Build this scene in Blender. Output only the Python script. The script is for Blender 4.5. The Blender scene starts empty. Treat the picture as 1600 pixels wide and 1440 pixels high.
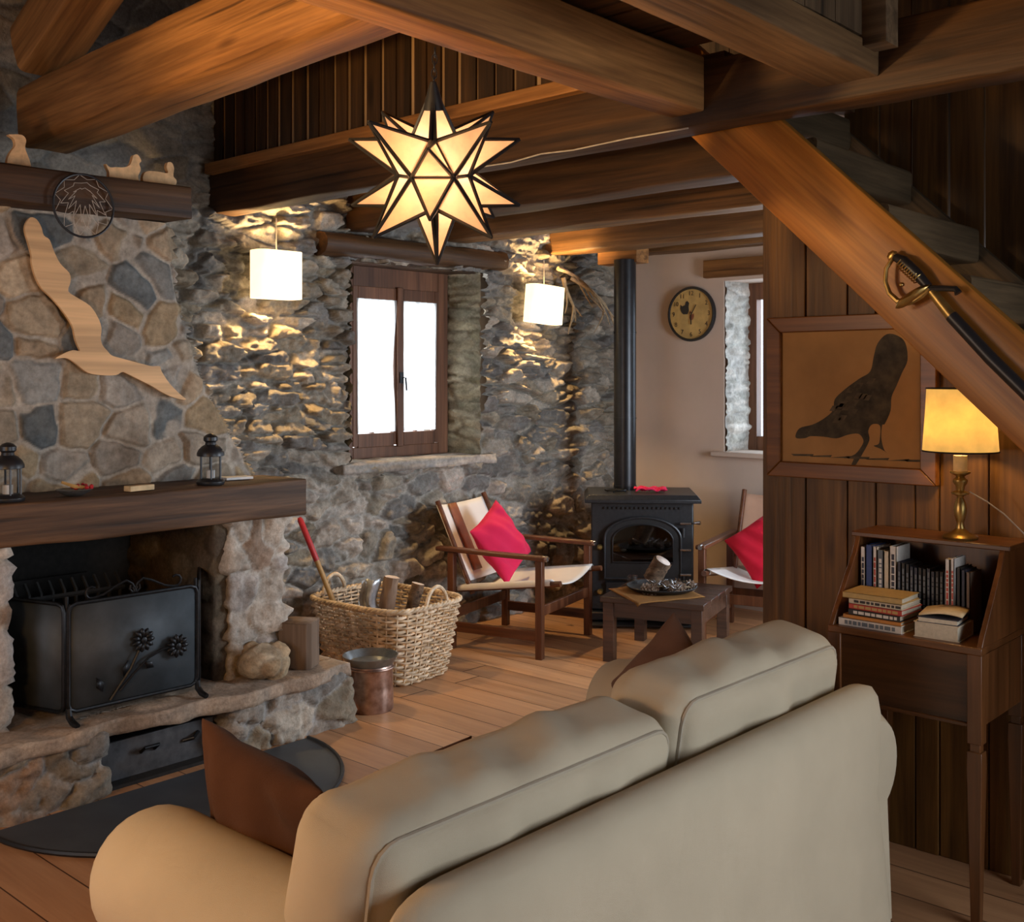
import bpy, bmesh, math, random
import numpy as np
from mathutils import Vector, Matrix
R = math.radians
S = bpy.context.scene
COL = S.collection

# ---------------------------------------------------------------- camera, world, exposure, daylight
cd = bpy.data.cameras.new('camera'); cam = bpy.data.objects.new('camera', cd); COL.objects.link(cam)
cam.location = (5.0, 0.0, 1.6)
cam.rotation_euler = (R(90), 0, math.atan2(0.670, 0.742))
cd.sensor_fit = 'HORIZONTAL'; cd.sensor_width = 36; cd.lens = 36 * 1716 / 1600; cd.shift_y = -130 / 1600
cd.clip_start = 0.05
S.camera = cam
S.view_settings.view_transform = 'Standard'; S.view_settings.look = 'None'
S.view_settings.gamma = 1; S.view_settings.use_curve_mapping = False
S.view_settings.exposure = 0.0
W = bpy.data.worlds.new('sky'); S.world = W; W.use_nodes = True
W.node_tree.nodes['Background'].inputs[0].default_value = (0.75, 0.86, 1.0, 1)
W.node_tree.nodes['Background'].inputs[1].default_value = 2.5

def area(name, loc, to, sx, sy, energy, color):
    l = bpy.data.lights.new(name, 'AREA'); l.shape = 'RECTANGLE'; l.size = sx; l.size_y = sy
    l.energy = energy; l.color = color
    o = bpy.data.objects.new(name, l); COL.objects.link(o); o.location = loc
    o.rotation_euler = (Vector(to) - Vector(loc)).to_track_quat('-Z', 'Y').to_euler()
    return o
def point(name, loc, energy, color, radius=.05):
    l = bpy.data.lights.new(name, 'POINT'); l.energy = energy; l.color = color; l.shadow_soft_size = radius
    o = bpy.data.objects.new(name, l); COL.objects.link(o); o.location = loc
    return o
DAY = (0.78, 0.88, 1.0); WARM = (1.0, 0.58, 0.24)
area('daylight_right_window', (6.45, 2.5, 1.35), (3.7, 1.9, .55), 1.6, 1.4, 19, (0.92, 0.96, 1.0)).data.spread = R(110)
area('daylight_far_window', (3.80, 5.55, 1.35), (.7, 3.6, .6), 1.1, 1.3, 100, DAY)
area('daylight_near_window', (1.9, -1.4, 1.5), (0.8, 2.5, .9), 1.4, 1.2, 14, DAY)
area('daylight_stone_window', (-.62, 4.65, 1.75), (3, 4.65, 1.4), 1.3, 1.3, 75, (0.95, 0.98, 1.0))
area('daylight_white_wall_window', (1.35, 7.45, 1.75), (1.35, 4, 1.2), 1.0, 1.3, 26, DAY)
point('reading_lamp_glow', (2.62, .12, 1.30), 48, (1.0, .52, .15), .12)
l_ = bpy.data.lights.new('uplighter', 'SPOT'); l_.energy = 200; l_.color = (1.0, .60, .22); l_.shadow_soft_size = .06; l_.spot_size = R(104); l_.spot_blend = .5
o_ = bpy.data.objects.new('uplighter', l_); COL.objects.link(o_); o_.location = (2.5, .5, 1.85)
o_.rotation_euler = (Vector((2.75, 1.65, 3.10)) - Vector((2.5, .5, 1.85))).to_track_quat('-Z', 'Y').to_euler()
point('loft_fill_light', (1.5, 3.95, 3.35), 14, (1.0, .66, .34), .1)  # unseen warm light added in the loft to brighten the boarding behind the slats

# ---------------------------------------------------------------- object helpers
def link(o, parent=None):
    COL.objects.link(o)
    if parent is not None: o.parent = parent
    return o
def tag(o, label=None, cat=None, group=None, kind=None):
    if label: o['label'] = label
    if cat: o['category'] = cat
    if group: o['group'] = group
    if kind: o['kind'] = kind
    return o
def thing(name, label, cat, loc=(0, 0, 0), rz=0, group=None):
    o = bpy.data.objects.new(name, None); o.empty_display_size = .1
    link(o); o.location = loc; o.rotation_euler = (0, 0, rz)
    return tag(o, label, cat, group)
def dup(root, loc, rz, label, group=None):
    c = root.copy(); COL.objects.link(c); c.location = loc; c.rotation_euler = (0, 0, rz); c['label'] = label
    if group: c['group'] = group
    def rec(a, b):
        for ch in [o for o in COL.objects if o.parent == a]:
            k = ch.copy(); COL.objects.link(k); k.parent = b; rec(ch, k)
    rec(root, c)
    return c

def smooth_poly(p, n=4):
    out = []; m = len(p)
    for i in range(m):
        a, b, c, d = (Vector(p[(i + k) % m]) for k in (-1, 0, 1, 2))
        for k in range(n):
            t = k / n
            out.append(tuple(.5 * ((2 * b) + (c - a) * t + (2 * a - 5 * b + 4 * c - d) * t * t + (3 * b - a - 3 * c + d) * t ** 3)))
    return out
class MB:
    def __init__(s): s.v = []; s.f = []; s.col = []
    def add(s, vs, fs):
        n = len(s.v); s.v += [tuple(float(c) for c in p) for p in vs]; s.f += [tuple(i + n for i in f) for f in fs]; return s
    def box(s, c, d, M=None):
        x, y, z = (a / 2 for a in d)
        vs = [Vector((sx * x, sy * y, sz * z)) for sz in (-1, 1) for sx, sy in ((-1, -1), (1, -1), (1, 1), (-1, 1))]
        if M is not None: vs = [M @ p for p in vs]
        vs = [p + Vector(c) for p in vs]
        return s.add(vs, [(3, 2, 1, 0), (4, 5, 6, 7), (0, 1, 5, 4), (1, 2, 6, 5), (2, 3, 7, 6), (3, 0, 4, 7)])
    def bar(s, p0, p1, w, h, up=(0, 0, 1)):
        p0 = Vector(p0); p1 = Vector(p1); d = (p1 - p0); L = d.length; d.normalize(); up = Vector(up)
        y = up.cross(d)
        if y.length < 1e-4: y = Vector((0, 1, 0)).cross(d)
        y.normalize(); z = d.cross(y)
        M = Matrix((d, y, z)).transposed()
        return s.box((p0 + p1) / 2, (L, w, h), M)
    def tube(s, pts, r, n=8, closed=False, flat=1.0, cap=True):
        pts = [Vector(p) for p in pts]; m = len(pts)
        rr = r if isinstance(r, (list, tuple)) else [r] * m
        vs = []; prev = None
        for i, p in enumerate(pts):
            a = pts[i - 1] if (i > 0 or closed) else p
            b = pts[(i + 1) % m] if (i < m - 1 or closed) else p
            t = (b - a).normalized()
            if prev is None:
                u = t.cross(Vector((0, 0, 1)))
                if u.length < .05: u = t.cross(Vector((1, 0, 0)))
            else:
                u = prev - t * prev.dot(t)
            u.normalize(); prev = u; w = t.cross(u)
            for k in range(n):
                an = 2 * math.pi * k / n
                vs.append(p + (u * math.cos(an) + w * math.sin(an) * flat) * rr[i])
        fs = []
        for i in range(m if closed else m - 1):
            j = (i + 1) % m
            for k in range(n):
                fs.append((i * n + k, i * n + (k + 1) % n, j * n + (k + 1) % n, j * n + k))
        if cap and not closed:
            fs.append(tuple(range(n - 1, -1, -1))); fs.append(tuple(range((m - 1) * n, m * n)))
        return s.add(vs, fs)
    def cyl(s, p0, p1, r0, r1=None, n=20):
        return s.tube([p0, p1], [r0, r0 if r1 is None else r1], n)
    def lathe(s, prof, c=(0, 0, 0), n=28, M=None, cap=True):
        vs = []
        for r, z in prof:
            for k in range(n):
                a = 2 * math.pi * k / n
                p = Vector((r * math.cos(a), r * math.sin(a), z))
                if M is not None: p = M @ p
                vs.append(p + Vector(c))
        fs = []
        for i in range(len(prof) - 1):
            for k in range(n):
                fs.append((i * n + k, i * n + (k + 1) % n, (i + 1) * n + (k + 1) % n, (i + 1) * n + k))
        if cap:
            fs.append(tuple(range(n - 1, -1, -1))); fs.append(tuple(range((len(prof) - 1) * n, len(prof) * n)))
        return s.add(vs, fs)
    def prism(s, poly, fn0, fn1):
        n = len(poly)
        vs = [fn0(*p) for p in poly] + [fn1(*p) for p in poly]
        fs = [tuple(range(n)), tuple(range(2 * n - 1, n - 1, -1))]
        fs += [(i, n + i, n + (i + 1) % n, (i + 1) % n) for i in range(n)]
        return s.add(vs, fs)
    def sheet(s, P, cu=False, cv=False):
        nu = len(P); nv = len(P[0]); vs = [p for row in P for p in row]; fs = []
        for i in range(nu if cu else nu - 1):
            for j in range(nv if cv else nv - 1):
                a, b = (i + 1) % nu, (j + 1) % nv
                fs.append((i * nv + j, a * nv + j, a * nv + b, i * nv + b))
        return s.add(vs, fs)
    def build(s, name, mat, parent=None, angle=38, bevel=0, loc=None, rot=None, solid=0, sub=0):
        me = bpy.data.meshes.new(name); me.from_pydata(s.v, [], s.f); me.update()
        bm = bmesh.new(); bm.from_mesh(me); bmesh.ops.recalc_face_normals(bm, faces=bm.faces); bm.to_mesh(me); bm.free()
        me.materials.append(mat)
        o = bpy.data.objects.new(name, me); link(o, parent)
        me.shade_smooth(); me.set_sharp_from_angle(angle=R(angle))
        if loc: o.location = loc
        if rot: o.rotation_euler = rot
        if solid:
            m = o.modifiers.new('solid', 'SOLIDIFY'); m.thickness = solid; m.offset = 0
        if bevel:
            m = o.modifiers.new('bevel', 'BEVEL'); m.width = bevel; m.segments = 2; m.limit_method = 'ANGLE'
        if sub:
            m = o.modifiers.new('sub', 'SUBSURF'); m.levels = sub; m.render_levels = sub
        return o

# ---------------------------------------------------------------- numpy noise and stone fields
def _h(ix, iy, iz, seed):
    n = np.sin(ix * 127.1 + iy * 311.7 + iz * 74.7 + seed * 53.13) * 43758.5453
    return n - np.floor(n)
def vnoise(P, seed):
    I = np.floor(P); F = P - I; F = F * F * (3 - 2 * F); o = 0
    for dx in (0, 1):
        for dy in (0, 1):
            for dz in (0, 1):
                w = (F[:, 0] if dx else 1 - F[:, 0]) * (F[:, 1] if dy else 1 - F[:, 1]) * (F[:, 2] if dz else 1 - F[:, 2])
                o = o + w * _h(I[:, 0] + dx, I[:, 1] + dy, I[:, 2] + dz, seed)
    return o
def fbm(P, seed, octv=4):
    o = 0; a = .5; t = 0
    for k in range(octv):
        o = o + a * vnoise(P * 2 ** k + 17.3 * k, seed + k); t += a; a *= .5
    return o / t - .5
def stones(P, size, seed, warp=.25, jit=.8):
    Q = P / np.array(size)
    wv = np.stack([fbm(P * 6 + 3, seed + 9, 3), fbm(P * 6 + 40, seed + 10, 3), fbm(P * 6 + 80, seed + 11, 3)], 1)
    Q = Q + wv * warp * 2
    row = np.floor(Q[:, 2])
    base = np.floor(Q)
    best = np.full(len(Q), 9.); second = np.full(len(Q), 9.); bid = np.zeros(len(Q)); bd = np.zeros((len(Q), 3))
    for dz in (-1, 0, 1):
        for dy in (-1, 0, 1):
            for dx in (-1, 0, 1):
                c = base + np.array([dx, dy, dz])
                f = np.stack([_h(c[:, 0], c[:, 1], c[:, 2], seed + k) for k in (1, 2, 3)], 1)
                p = c + .5 + (f - .5) * jit
                d = Q - p; D = np.sqrt((d ** 2).sum(1))
                idv = _h(c[:, 0], c[:, 1], c[:, 2], seed + 7)
                nb = D < best
                second = np.where(nb, best, np.minimum(second, D))
                bid = np.where(nb, idv, bid); bd = np.where(nb[:, None], d, bd); best = np.where(nb, D, best)
    return second - best, bid, bd
def sstep(a, b, x):
    t = np.clip((x - a) / (b - a), 0, 1); return t * t * (3 - 2 * t)
def hfrac(x, k):
    y = np.sin(x * 917.3 + k * 31.7) * 7531.7; return y - np.floor(y)
PAL_WALL = np.array([(.235, .205, .165), (.30, .265, .215), (.17, .16, .15), (.26, .22, .165), (.20, .19, .175), (.34, .30, .25)])
PAL_CHIM = np.array([(.33, .265, .19), (.31, .26, .205), (.37, .29, .20), (.27, .23, .19), (.135, .145, .147), (.33, .25, .17), (.35, .30, .25), (.22, .215, .20), (.36, .27, .17), (.30, .25, .19), (.28, .25, .215)])
PAL_LIME = np.array([(.42, .37, .32), (.36, .31, .26), (.46, .41, .36), (.33, .24, .18), (.40, .36, .33)])
PAL_SOOT = np.array([(.07, .05, .035), (.09, .065, .045), (.05, .04, .03), (.10, .075, .05)])
def stone_apply(P, N, size, seed, amp, pal, mortar, e0=.03, e1=.28, tilt=.5, rough=.35, warp=.25, fine=1.0, sunk=1.0):
    """push vertices P along N by a field of laid stones; returns positions and each stone's own colour"""
    e, idv, bd = stones(P, size, seed, warp)
    m = sstep(e0, e1, e)
    r1, r2, r3 = hfrac(idv, 1), hfrac(idv, 2), hfrac(idv, 3)
    h = m * (.35 + .65 * r1) * sunk + tilt * m * ((r2 - .5) * bd[:, 1] + (r3 - .5) * bd[:, 2] + (r1 - .5) * bd[:, 0])
    h = h + rough * fbm(P * 28 * fine, seed + 20, 4) * (.35 + .65 * m) + .5 * fbm(P * 4, seed + 30, 2)
    pos = P + N * (h * amp)[:, None]
    k = np.minimum((hfrac(idv, 4) * len(pal)).astype(int), len(pal) - 1)
    c = pal[k] * (.8 + .4 * hfrac(idv, 5))[:, None]
    c = c * (1 + .7 * fbm(P * 14, seed + 40, 3))[:, None]
    mt = np.array(mortar)[None] * (1 + .5 * fbm(P * 20, seed + 50, 3))[:, None]
    mm = sstep(e0 * .6, e0 + (e1 - e0) * .35, e)[:, None]
    return pos, mt * (1 - mm) + c * mm
def stone_mesh(name, P, Fc, cols, mat, parent=None, angle=60):
    me = bpy.data.meshes.new(name)
    me.from_pydata([tuple(p) for p in P.tolist()], [], [tuple(f) for f in Fc])
    a = me.color_attributes.new('stone_colour', 'FLOAT_COLOR', 'POINT')
    a.data.foreach_set('color', np.concatenate([np.clip(cols, 0, 1), np.ones((len(cols), 1))], 1).astype(np.float32).ravel())
    me.materials.append(mat); me.update(); me.shade_smooth()
    o = bpy.data.objects.new(name, me); link(o, parent); return o
def grid(n0, n1):
    return [(i * n1 + j, (i + 1) * n1 + j, (i + 1) * n1 + j + 1, i * n1 + j + 1) for i in range(n0 - 1) for j in range(n1 - 1)]
def rough_box(name, lo, hi, res, size, seed, amp, pal, mortar, mat, parent=None, shape=None, **kw):
    lo = np.array(lo, float); hi = np.array(hi, float); n = np.maximum(2, np.ceil((hi - lo) / res).astype(int) + 1)
    V = []; Nn = []; Fc = []; off = 0
    for ax in range(3):
        a, b = [k for k in range(3) if k != ax]
        ga = np.linspace(lo[a], hi[a], n[a]); gb = np.linspace(lo[b], hi[b], n[b])
        A, B = np.meshgrid(ga, gb, indexing='ij')
        for sgn in (-1, 1):
            p = np.zeros((A.size, 3)); p[:, a] = A.ravel(); p[:, b] = B.ravel(); p[:, ax] = hi[ax] if sgn > 0 else lo[ax]
            nn = np.zeros_like(p); nn[:, ax] = sgn
            V.append(p); Nn.append(nn)
            q = np.array(grid(n[a], n[b])) + off
            if (sgn > 0) == (ax == 1): q = q[:, ::-1]
            Fc.append(q); off += A.size
    V = np.concatenate(V); Nn = np.concatenate(Nn); Fc = np.concatenate(Fc)
    key = np.round(V / 1e-5).astype(np.int64)
    _, first, inv = np.unique(key, axis=0, return_index=True, return_inverse=True)
    inv = inv.ravel(); NN = np.zeros((len(first), 3)); np.add.at(NN, inv, Nn); P = V[first]
    NN /= np.linalg.norm(NN, axis=1)[:, None]
    if shape: P = shape(P)
    pos, col = stone_apply(P, NN, size, seed, amp, pal, mortar, **kw)
    return stone_mesh(name, pos, inv[Fc].tolist(), col, mat, parent)

# ---------------------------------------------------------------- materials
def mat(name):
    m = bpy.data.materials.new(name); m.use_nodes = True; nt = m.node_tree
    return m, nt, nt.nodes['Principled BSDF']
def nd(nt, typ, **kw):
    n = nt.nodes.new(typ)
    for k, v in kw.items(): setattr(n, k, v)
    return n
def objcoord(nt, scale, rand=True):
    tc = nd(nt, 'ShaderNodeTexCoord'); mp = nd(nt, 'ShaderNodeMapping'); mp.inputs['Scale'].default_value = scale
    if rand:
        oi = nd(nt, 'ShaderNodeObjectInfo'); ml = nd(nt, 'ShaderNodeMath', operation='MULTIPLY'); ml.inputs[1].default_value = 37.
        nt.links.new(oi.outputs['Random'], ml.inputs[0])
        ad = nd(nt, 'ShaderNodeVectorMath', operation='ADD')
        nt.links.new(tc.outputs['Object'], ad.inputs[0]); nt.links.new(ml.outputs[0], ad.inputs[1]); nt.links.new(ad.outputs[0], mp.inputs[0])
    else: nt.links.new(tc.outputs['Object'], mp.inputs[0])
    return mp.outputs[0]
def noise(nt, vec, scale=1, detail=5, rough=.55, dist=0):
    n = nd(nt, 'ShaderNodeTexNoise'); n.inputs['Scale'].default_value = scale; n.inputs['Detail'].default_value = detail
    n.inputs['Roughness'].default_value = rough; n.inputs['Distortion'].default_value = dist
    nt.links.new(vec, n.inputs['Vector']); return n.outputs['Fac']
def ramp(nt, fac, stops):
    r = nd(nt, 'ShaderNodeValToRGB'); e = r.color_ramp.elements
    while len(e) < len(stops): e.new(.5)
    for i, (p, c) in enumerate(stops):
        e[i].position = p; e[i].color = (*c, 1) if len(c) == 3 else c
    nt.links.new(fac, r.inputs[0]); return r.outputs[0]
def mul(nt, a, b, fac=1.0):
    m = nd(nt, 'ShaderNodeMix', data_type='RGBA', blend_type='MULTIPLY'); m.inputs[0].default_value = fac
    nt.links.new(a, m.inputs[6]); nt.links.new(b, m.inputs[7]); return m.outputs[2]
def bump(nt, bs, h, strength, dist=.01):
    b = nd(nt, 'ShaderNodeBump'); b.inputs['Strength'].default_value = strength; b.inputs['Distance'].default_value = dist
    nt.links.new(h, b.inputs['Height']); nt.links.new(b.outputs[0], bs.inputs['Normal'])
def wood(name, c0, c1, axis=0, sc=1., rough=.6, bmp=.35, crack=.6, spec=.35):
    m, nt, bs = mat(name)
    s = [16 * sc] * 3; s[axis] = 1.1 * sc
    v = objcoord(nt, s)
    n1 = noise(nt, v, 1, 8, .6, .5)
    col = ramp(nt, n1, [(.34, c0), (.66, c1)])
    s2 = [3 * sc] * 3; s2[axis] = .8 * sc
    n2 = noise(nt, objcoord(nt, s2), 1, 3, .5, .3)
    col = mul(nt, col, ramp(nt, n2, [(.3, (.62, .60, .58)), (.7, (1.25, 1.22, 1.2))]))
    vk = nd(nt, 'ShaderNodeTexVoronoi'); s4 = [5.5 * sc] * 3; s4[axis] = 1.5 * sc
    nt.links.new(objcoord(nt, s4), vk.inputs['Vector']); vk.inputs['Scale'].default_value = 1.0
    col = mul(nt, col, ramp(nt, vk.outputs['Distance'], [(.05, (.30, .26, .24)), (.13, (1, 1, 1))]), .8)
    s5 = [70 * sc] * 3; s5[axis] = 2.5 * sc
    col = mul(nt, col, ramp(nt, noise(nt, objcoord(nt, s5), 1, 3, .6), [(.3, (.74,) * 3), (.7, (1.2,) * 3)]))
    s3 = [26 * sc] * 3; s3[axis] = .55 * sc
    n3 = noise(nt, objcoord(nt, s3), 1, 3, .5, .2)
    cr = ramp(nt, n3, [(.30, (1 - crack,) * 3), (.40, (1, 1, 1))])
    col = mul(nt, col, cr)
    nt.links.new(col, bs.inputs['Base Color'])
    bs.inputs['Roughness'].default_value = rough; bs.inputs['Specular IOR Level'].default_value = spec
    hh = nd(nt, 'ShaderNodeMath', operation='MULTIPLY'); nt.links.new(n1, hh.inputs[0]); nt.links.new(cr, hh.inputs[1])
    bump(nt, bs, hh.outputs[0], bmp, .008)
    return m
def plain(name, c, rough=.6, metal=0., nscale=30, var=.15, bmp=0., spec=.5, c2=None):
    m, nt, bs = mat(name)
    n = noise(nt, objcoord(nt, (1, 1, 1)), nscale, 4)
    lo = tuple(a * (1 - var) for a in c); hi = tuple(min(1, a * (1 + var)) for a in (c2 or c))
    nt.links.new(ramp(nt, n, [(.3, lo), (.7, hi)]), bs.inputs['Base Color'])
    bs.inputs['Roughness'].default_value = rough; bs.inputs['Metallic'].default_value = metal; bs.inputs['Specular IOR Level'].default_value = spec
    if bmp: bump(nt, bs, n, bmp, .004)
    return m
def fabric(name, c, var=.12, weave=500, sheen=.0, bmp=.25, wr=6):
    m, nt, bs = mat(name)
    v = objcoord(nt, (1, 1, 1))
    n = noise(nt, v, 5, 3); w = noise(nt, v, weave, 2)
    col = ramp(nt, n, [(.3, tuple(a * (1 - var) for a in c)), (.7, tuple(min(1, a * (1 + var)) for a in c))])
    nt.links.new(col, bs.inputs['Base Color']); bs.inputs['Roughness'].default_value = .95; bs.inputs['Specular IOR Level'].default_value = .15
    bs.inputs['Sheen Weight'].default_value = sheen
    ad = nd(nt, 'ShaderNodeMath', operation='ADD'); k = noise(nt, v, wr, 4, .5, .8)
    m2 = nd(nt, 'ShaderNodeMath', operation='MULTIPLY'); m2.inputs[1].default_value = 4.0
    nt.links.new(k, m2.inputs[0]); nt.links.new(w, ad.inputs[0]); nt.links.new(m2.outputs[0], ad.inputs[1])
    bump(nt, bs, ad.outputs[0], bmp, .006)
    return m
def glow(name, c, strength, base=(.8, .75, .65), tex=0.):
    m, nt, bs = mat(name)
    bs.inputs['Base Color'].default_value = (*base, 1); bs.inputs['Roughness'].default_value = .8
    bs.inputs['Emission Strength'].default_value = strength
    n = noise(nt, objcoord(nt, (1, 1, 1)), 18, 4)
    nt.links.new(ramp(nt, n, [(.3, tuple(a * (1 - tex) for a in c)), (.65, c)]), bs.inputs['Emission Color'])
    return m
def lit_cloth(name, c, strength, tcol):
    """lamp glass or parchment: lets the bulb's light through and gives off a soft glow of its own"""
    m, nt, bs = mat(name); out = nt.nodes['Material Output']
    n = noise(nt, objcoord(nt, (1, 1, 1)), 16, 4)
    t = nd(nt, 'ShaderNodeBsdfTranslucent'); e = nd(nt, 'ShaderNodeEmission'); ad = nd(nt, 'ShaderNodeAddShader')
    nt.links.new(ramp(nt, n, [(.3, tuple(a * .72 for a in tcol)), (.65, tcol)]), t.inputs[0])
    nt.links.new(ramp(nt, n, [(.3, tuple(a * .85 for a in c)), (.65, c)]), e.inputs[0]); e.inputs[1].default_value = strength
    nt.links.new(t.outputs[0], ad.inputs[0]); nt.links.new(e.outputs[0], ad.inputs[1]); nt.links.new(ad.outputs[0], out.inputs[0])
    return m
def glass(name, tint=(.9, .93, .95), gl=.12, rough=.03):
    m, nt, bs = mat(name); out = nt.nodes['Material Output']
    t = nd(nt, 'ShaderNodeBsdfTransparent'); t.inputs[0].default_value = (*tint, 1)
    g = nd(nt, 'ShaderNodeBsdfGlossy'); g.inputs['Roughness'].default_value = rough
    mx = nd(nt, 'ShaderNodeMixShader'); mx.inputs[0].default_value = gl
    nt.links.new(t.outputs[0], mx.inputs[1]); nt.links.new(g.outputs[0], mx.inputs[2]); nt.links.new(mx.outputs[0], out.inputs[0])
    return m
def cloth_thin(name, c):
    m, nt, bs = mat(name); out = nt.nodes['Material Output']
    t = nd(nt, 'ShaderNodeBsdfTranslucent'); t.inputs[0].default_value = (*c, 1)
    d = nd(nt, 'ShaderNodeBsdfDiffuse'); d.inputs[0].default_value = (*c, 1)
    mx = nd(nt, 'ShaderNodeMixShader'); mx.inputs[0].default_value = .25
    nt.links.new(t.outputs[0], mx.inputs[1]); nt.links.new(d.outputs[0], mx.inputs[2]); nt.links.new(mx.outputs[0], out.inputs[0])
    return m
def stone_mat(name, rough=.9, bmp=.6, nscale=60):
    m, nt, bs = mat(name)
    at = nd(nt, 'ShaderNodeAttribute'); at.attribute_name = 'stone_colour'
    v = objcoord(nt, (1, 1, 1), False)
    n = noise(nt, v, nscale, 6, .65); n2 = noise(nt, v, 11, 5, .6)
    col = mul(nt, at.outputs['Color'], ramp(nt, n, [(.25, (.65, .64, .62)), (.75, (1.3, 1.3, 1.3))]))
    col = mul(nt, col, ramp(nt, n2, [(.3, (.8, .8, .8)), (.7, (1.15, 1.12, 1.08))]))
    nt.links.new(col, bs.inputs['Base Color']); bs.inputs['Roughness'].default_value = rough; bs.inputs['Specular IOR Level'].default_value = .12
    bump(nt, bs, n, bmp, .008)
    return m
M = {}
M['stone'] = stone_mat('rough_stone'); M['stone_smooth'] = stone_mat('pointed_stone', .9, .35, 40)
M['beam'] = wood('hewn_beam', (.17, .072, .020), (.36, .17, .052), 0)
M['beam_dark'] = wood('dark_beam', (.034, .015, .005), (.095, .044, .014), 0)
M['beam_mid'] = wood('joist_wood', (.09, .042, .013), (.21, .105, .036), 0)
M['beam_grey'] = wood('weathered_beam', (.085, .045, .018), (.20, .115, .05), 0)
M['mantel'] = wood('mantel_oak', (.050, .024, .010), (.14, .070, .031), 0, 1.2, .65, .5)
M['orange'] = wood('stringer_pine', (.27, .095, .013), (.43, .185, .032), 0, .8, .38, .12, .25)
M['tread'] = wood('tread_wood', (.065, .043, .021), (.15, .10, .052), 0, 1, .7)
M['plankdark'] = wood('dark_plank', (.050, .023, .006), (.155, .074, .019), 2, .9, .55, .3, .5)
M['plankmid'] = wood('brown_plank', (.080, .034, .007), (.195, .092, .022), 2, .9, .5, .3, .5)
M['slat'] = wood('slat_wood', (.020, .010, .004), (.062, .031, .012), 2, .9, .7)
M['gap_light'] = wood('gap_light_tan', (.20, .12, .06), (.44, .30, .17), 2, 1, .7)  # pale tan carries the light that shows between the loft slats
M['board'] = wood('roof_board', (.07, .035, .016), (.16, .085, .04), 0, .8, .7)
M['boardgrey'] = wood('old_upright_board', (.075, .045, .022), (.18, .115, .06), 2, .8, .7)
M['winwood'] = wood('window_wood', (.10, .042, .020), (.19, .085, .042), 2, .8, .45, .15, .2)
M['chairwood'] = wood('teak', (.085, .028, .012), (.17, .065, .028), 0, 1, .38, .1, .2)
M['chairwood2'] = wood('teak_upright', (.085, .028, .012), (.17, .065, .028), 2, 1, .38, .1, .2)
M['tablewood'] = wood('dark_table', (.035, .017, .010), (.085, .042, .026), 0, 1, .33, .2, .3, .5)
M['desk'] = wood('desk_walnut', (.075, .027, .008), (.15, .058, .018), 0, .8, .32, .08, .2, .5)
M['deskv'] = wood('desk_walnut_upright', (.075, .027, .008), (.155, .060, .019), 2, .8, .32, .08, .2, .5)
M['ply'] = wood('birch_ply', (.66, .405, .19), (.73, .455, .225), 1, .35, .6, .05, .05)
M['pinelog'] = wood('weathered_log', (.20, .135, .09), (.29, .20, .14), 2, .6, .8, .5, .15)
M['frame'] = wood('picture_frame_wood', (.13, .046, .008), (.22, .085, .018), 0, .9, .35, .05, .15)
M['handle_wood'] = plain('ash_handle', (.42, .24, .075), .5)
M['red'] = plain('red_paint', (.42, .02, .025), .4)
M['iron'] = plain('black_iron', (.022, .023, .025), .42, .7, 60, .3, .1)
M['soot'] = plain('sooty_iron', (.012, .011, .010), .8, 0, 40, .4, .3)
M['screen'] = None
M['stove'] = plain('cast_iron', (.030, .031, .034), .38, .35, 50, .2, .05)
M['stovedark'] = plain('cast_iron_dark', (.012, .012, .013), .5, .2, 50, .2, .05)
M['pipe'] = plain('stove_pipe', (.02, .02, .022), .33, .5, 20, .2)
M['brass'] = plain('old_brass', (.45, .30, .10), .35, .9, 25, .25, .1)
M['copper'] = plain('worn_copper', (.30, .155, .10), .33, .85, 14, .45, .15, c2=(.42, .30, .25))
M['pewter'] = plain('tinned_rim', (.22, .23, .23), .35, .8, 20, .25)
M['steel'] = plain('steel', (.55, .55, .56), .25, 1., 30, .1)
M['sofa'] = fabric('sofa_slipcover', (.50, .43, .315), .05, 900, bmp=.32, wr=7)
M['piping'] = fabric('sofa_piping', (.40, .35, .27), .06)
M['pillow'] = fabric('brown_velvet', (.080, .034, .017), .2, 500, .05, bmp=.4)
M['pillow2'] = fabric('brown_cotton', (.14, .075, .05), .15, 500, .05, bmp=.4)
M['pink'] = fabric('pink_cotton', (.66, .022, .085), .08, 500, .05, bmp=.3)
M['crimson'] = fabric('crimson_cotton', (.55, .012, .035), .08, 500, .05, bmp=.3)
M['canvas'] = fabric('canvas', (.78, .75, .71), .06, 700, bmp=.15)
M['canvas_tan'] = fabric('tan_canvas', (.40, .24, .16), .12, 600, bmp=.15)
M['leather'] = plain('brown_leather', (.24, .07, .025), .5, 0, 20, .2, .2)
M['wicker'] = plain('peeled_wicker', (.56, .38, .21), .55, 0, 22, .4, .2, c2=(.66, .52, .36))
M['paper'] = plain('old_paper', (.34, .18, .062), .85, 0, 7, .14)
M['bird'] = plain('bird_ink', (.035, .027, .016), .85, 0, 22, .5, c2=(.05, .038, .022))
M['bird2'] = plain('bird_ink_light', (.075, .055, .032), .85, 0, 30, .5)
M['plaster'] = plain('white_plaster', (.58, .455, .365), .9, 0, 3, .05, .15)
M['matgrey'] = plain('slate_grey_steel_plate', (.062, .072, .082), .5, .2, 6, .15, .05)
M['matedge'] = plain('dark_plate_edge', (.02, .021, .023), .5, .3)
M['black'] = plain('black_enamel', (.012, .012, .014), .4)
M['clockface'] = plain('clock_face', (.55, .36, .12), .6, 0, 14, .2)
M['cream'] = plain('cream_card', (.62, .46, .26), .8)
M['white'] = plain('white_paper', (.74, .71, .67), .7, 0, 60, .06)
M['pages'] = plain('book_pages', (.52, .45, .34), .9, 0, 90, .12)
M['ash'] = plain('ash_door_metal', (.10, .10, .105), .5, .5, 18, .35, .1)
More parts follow.
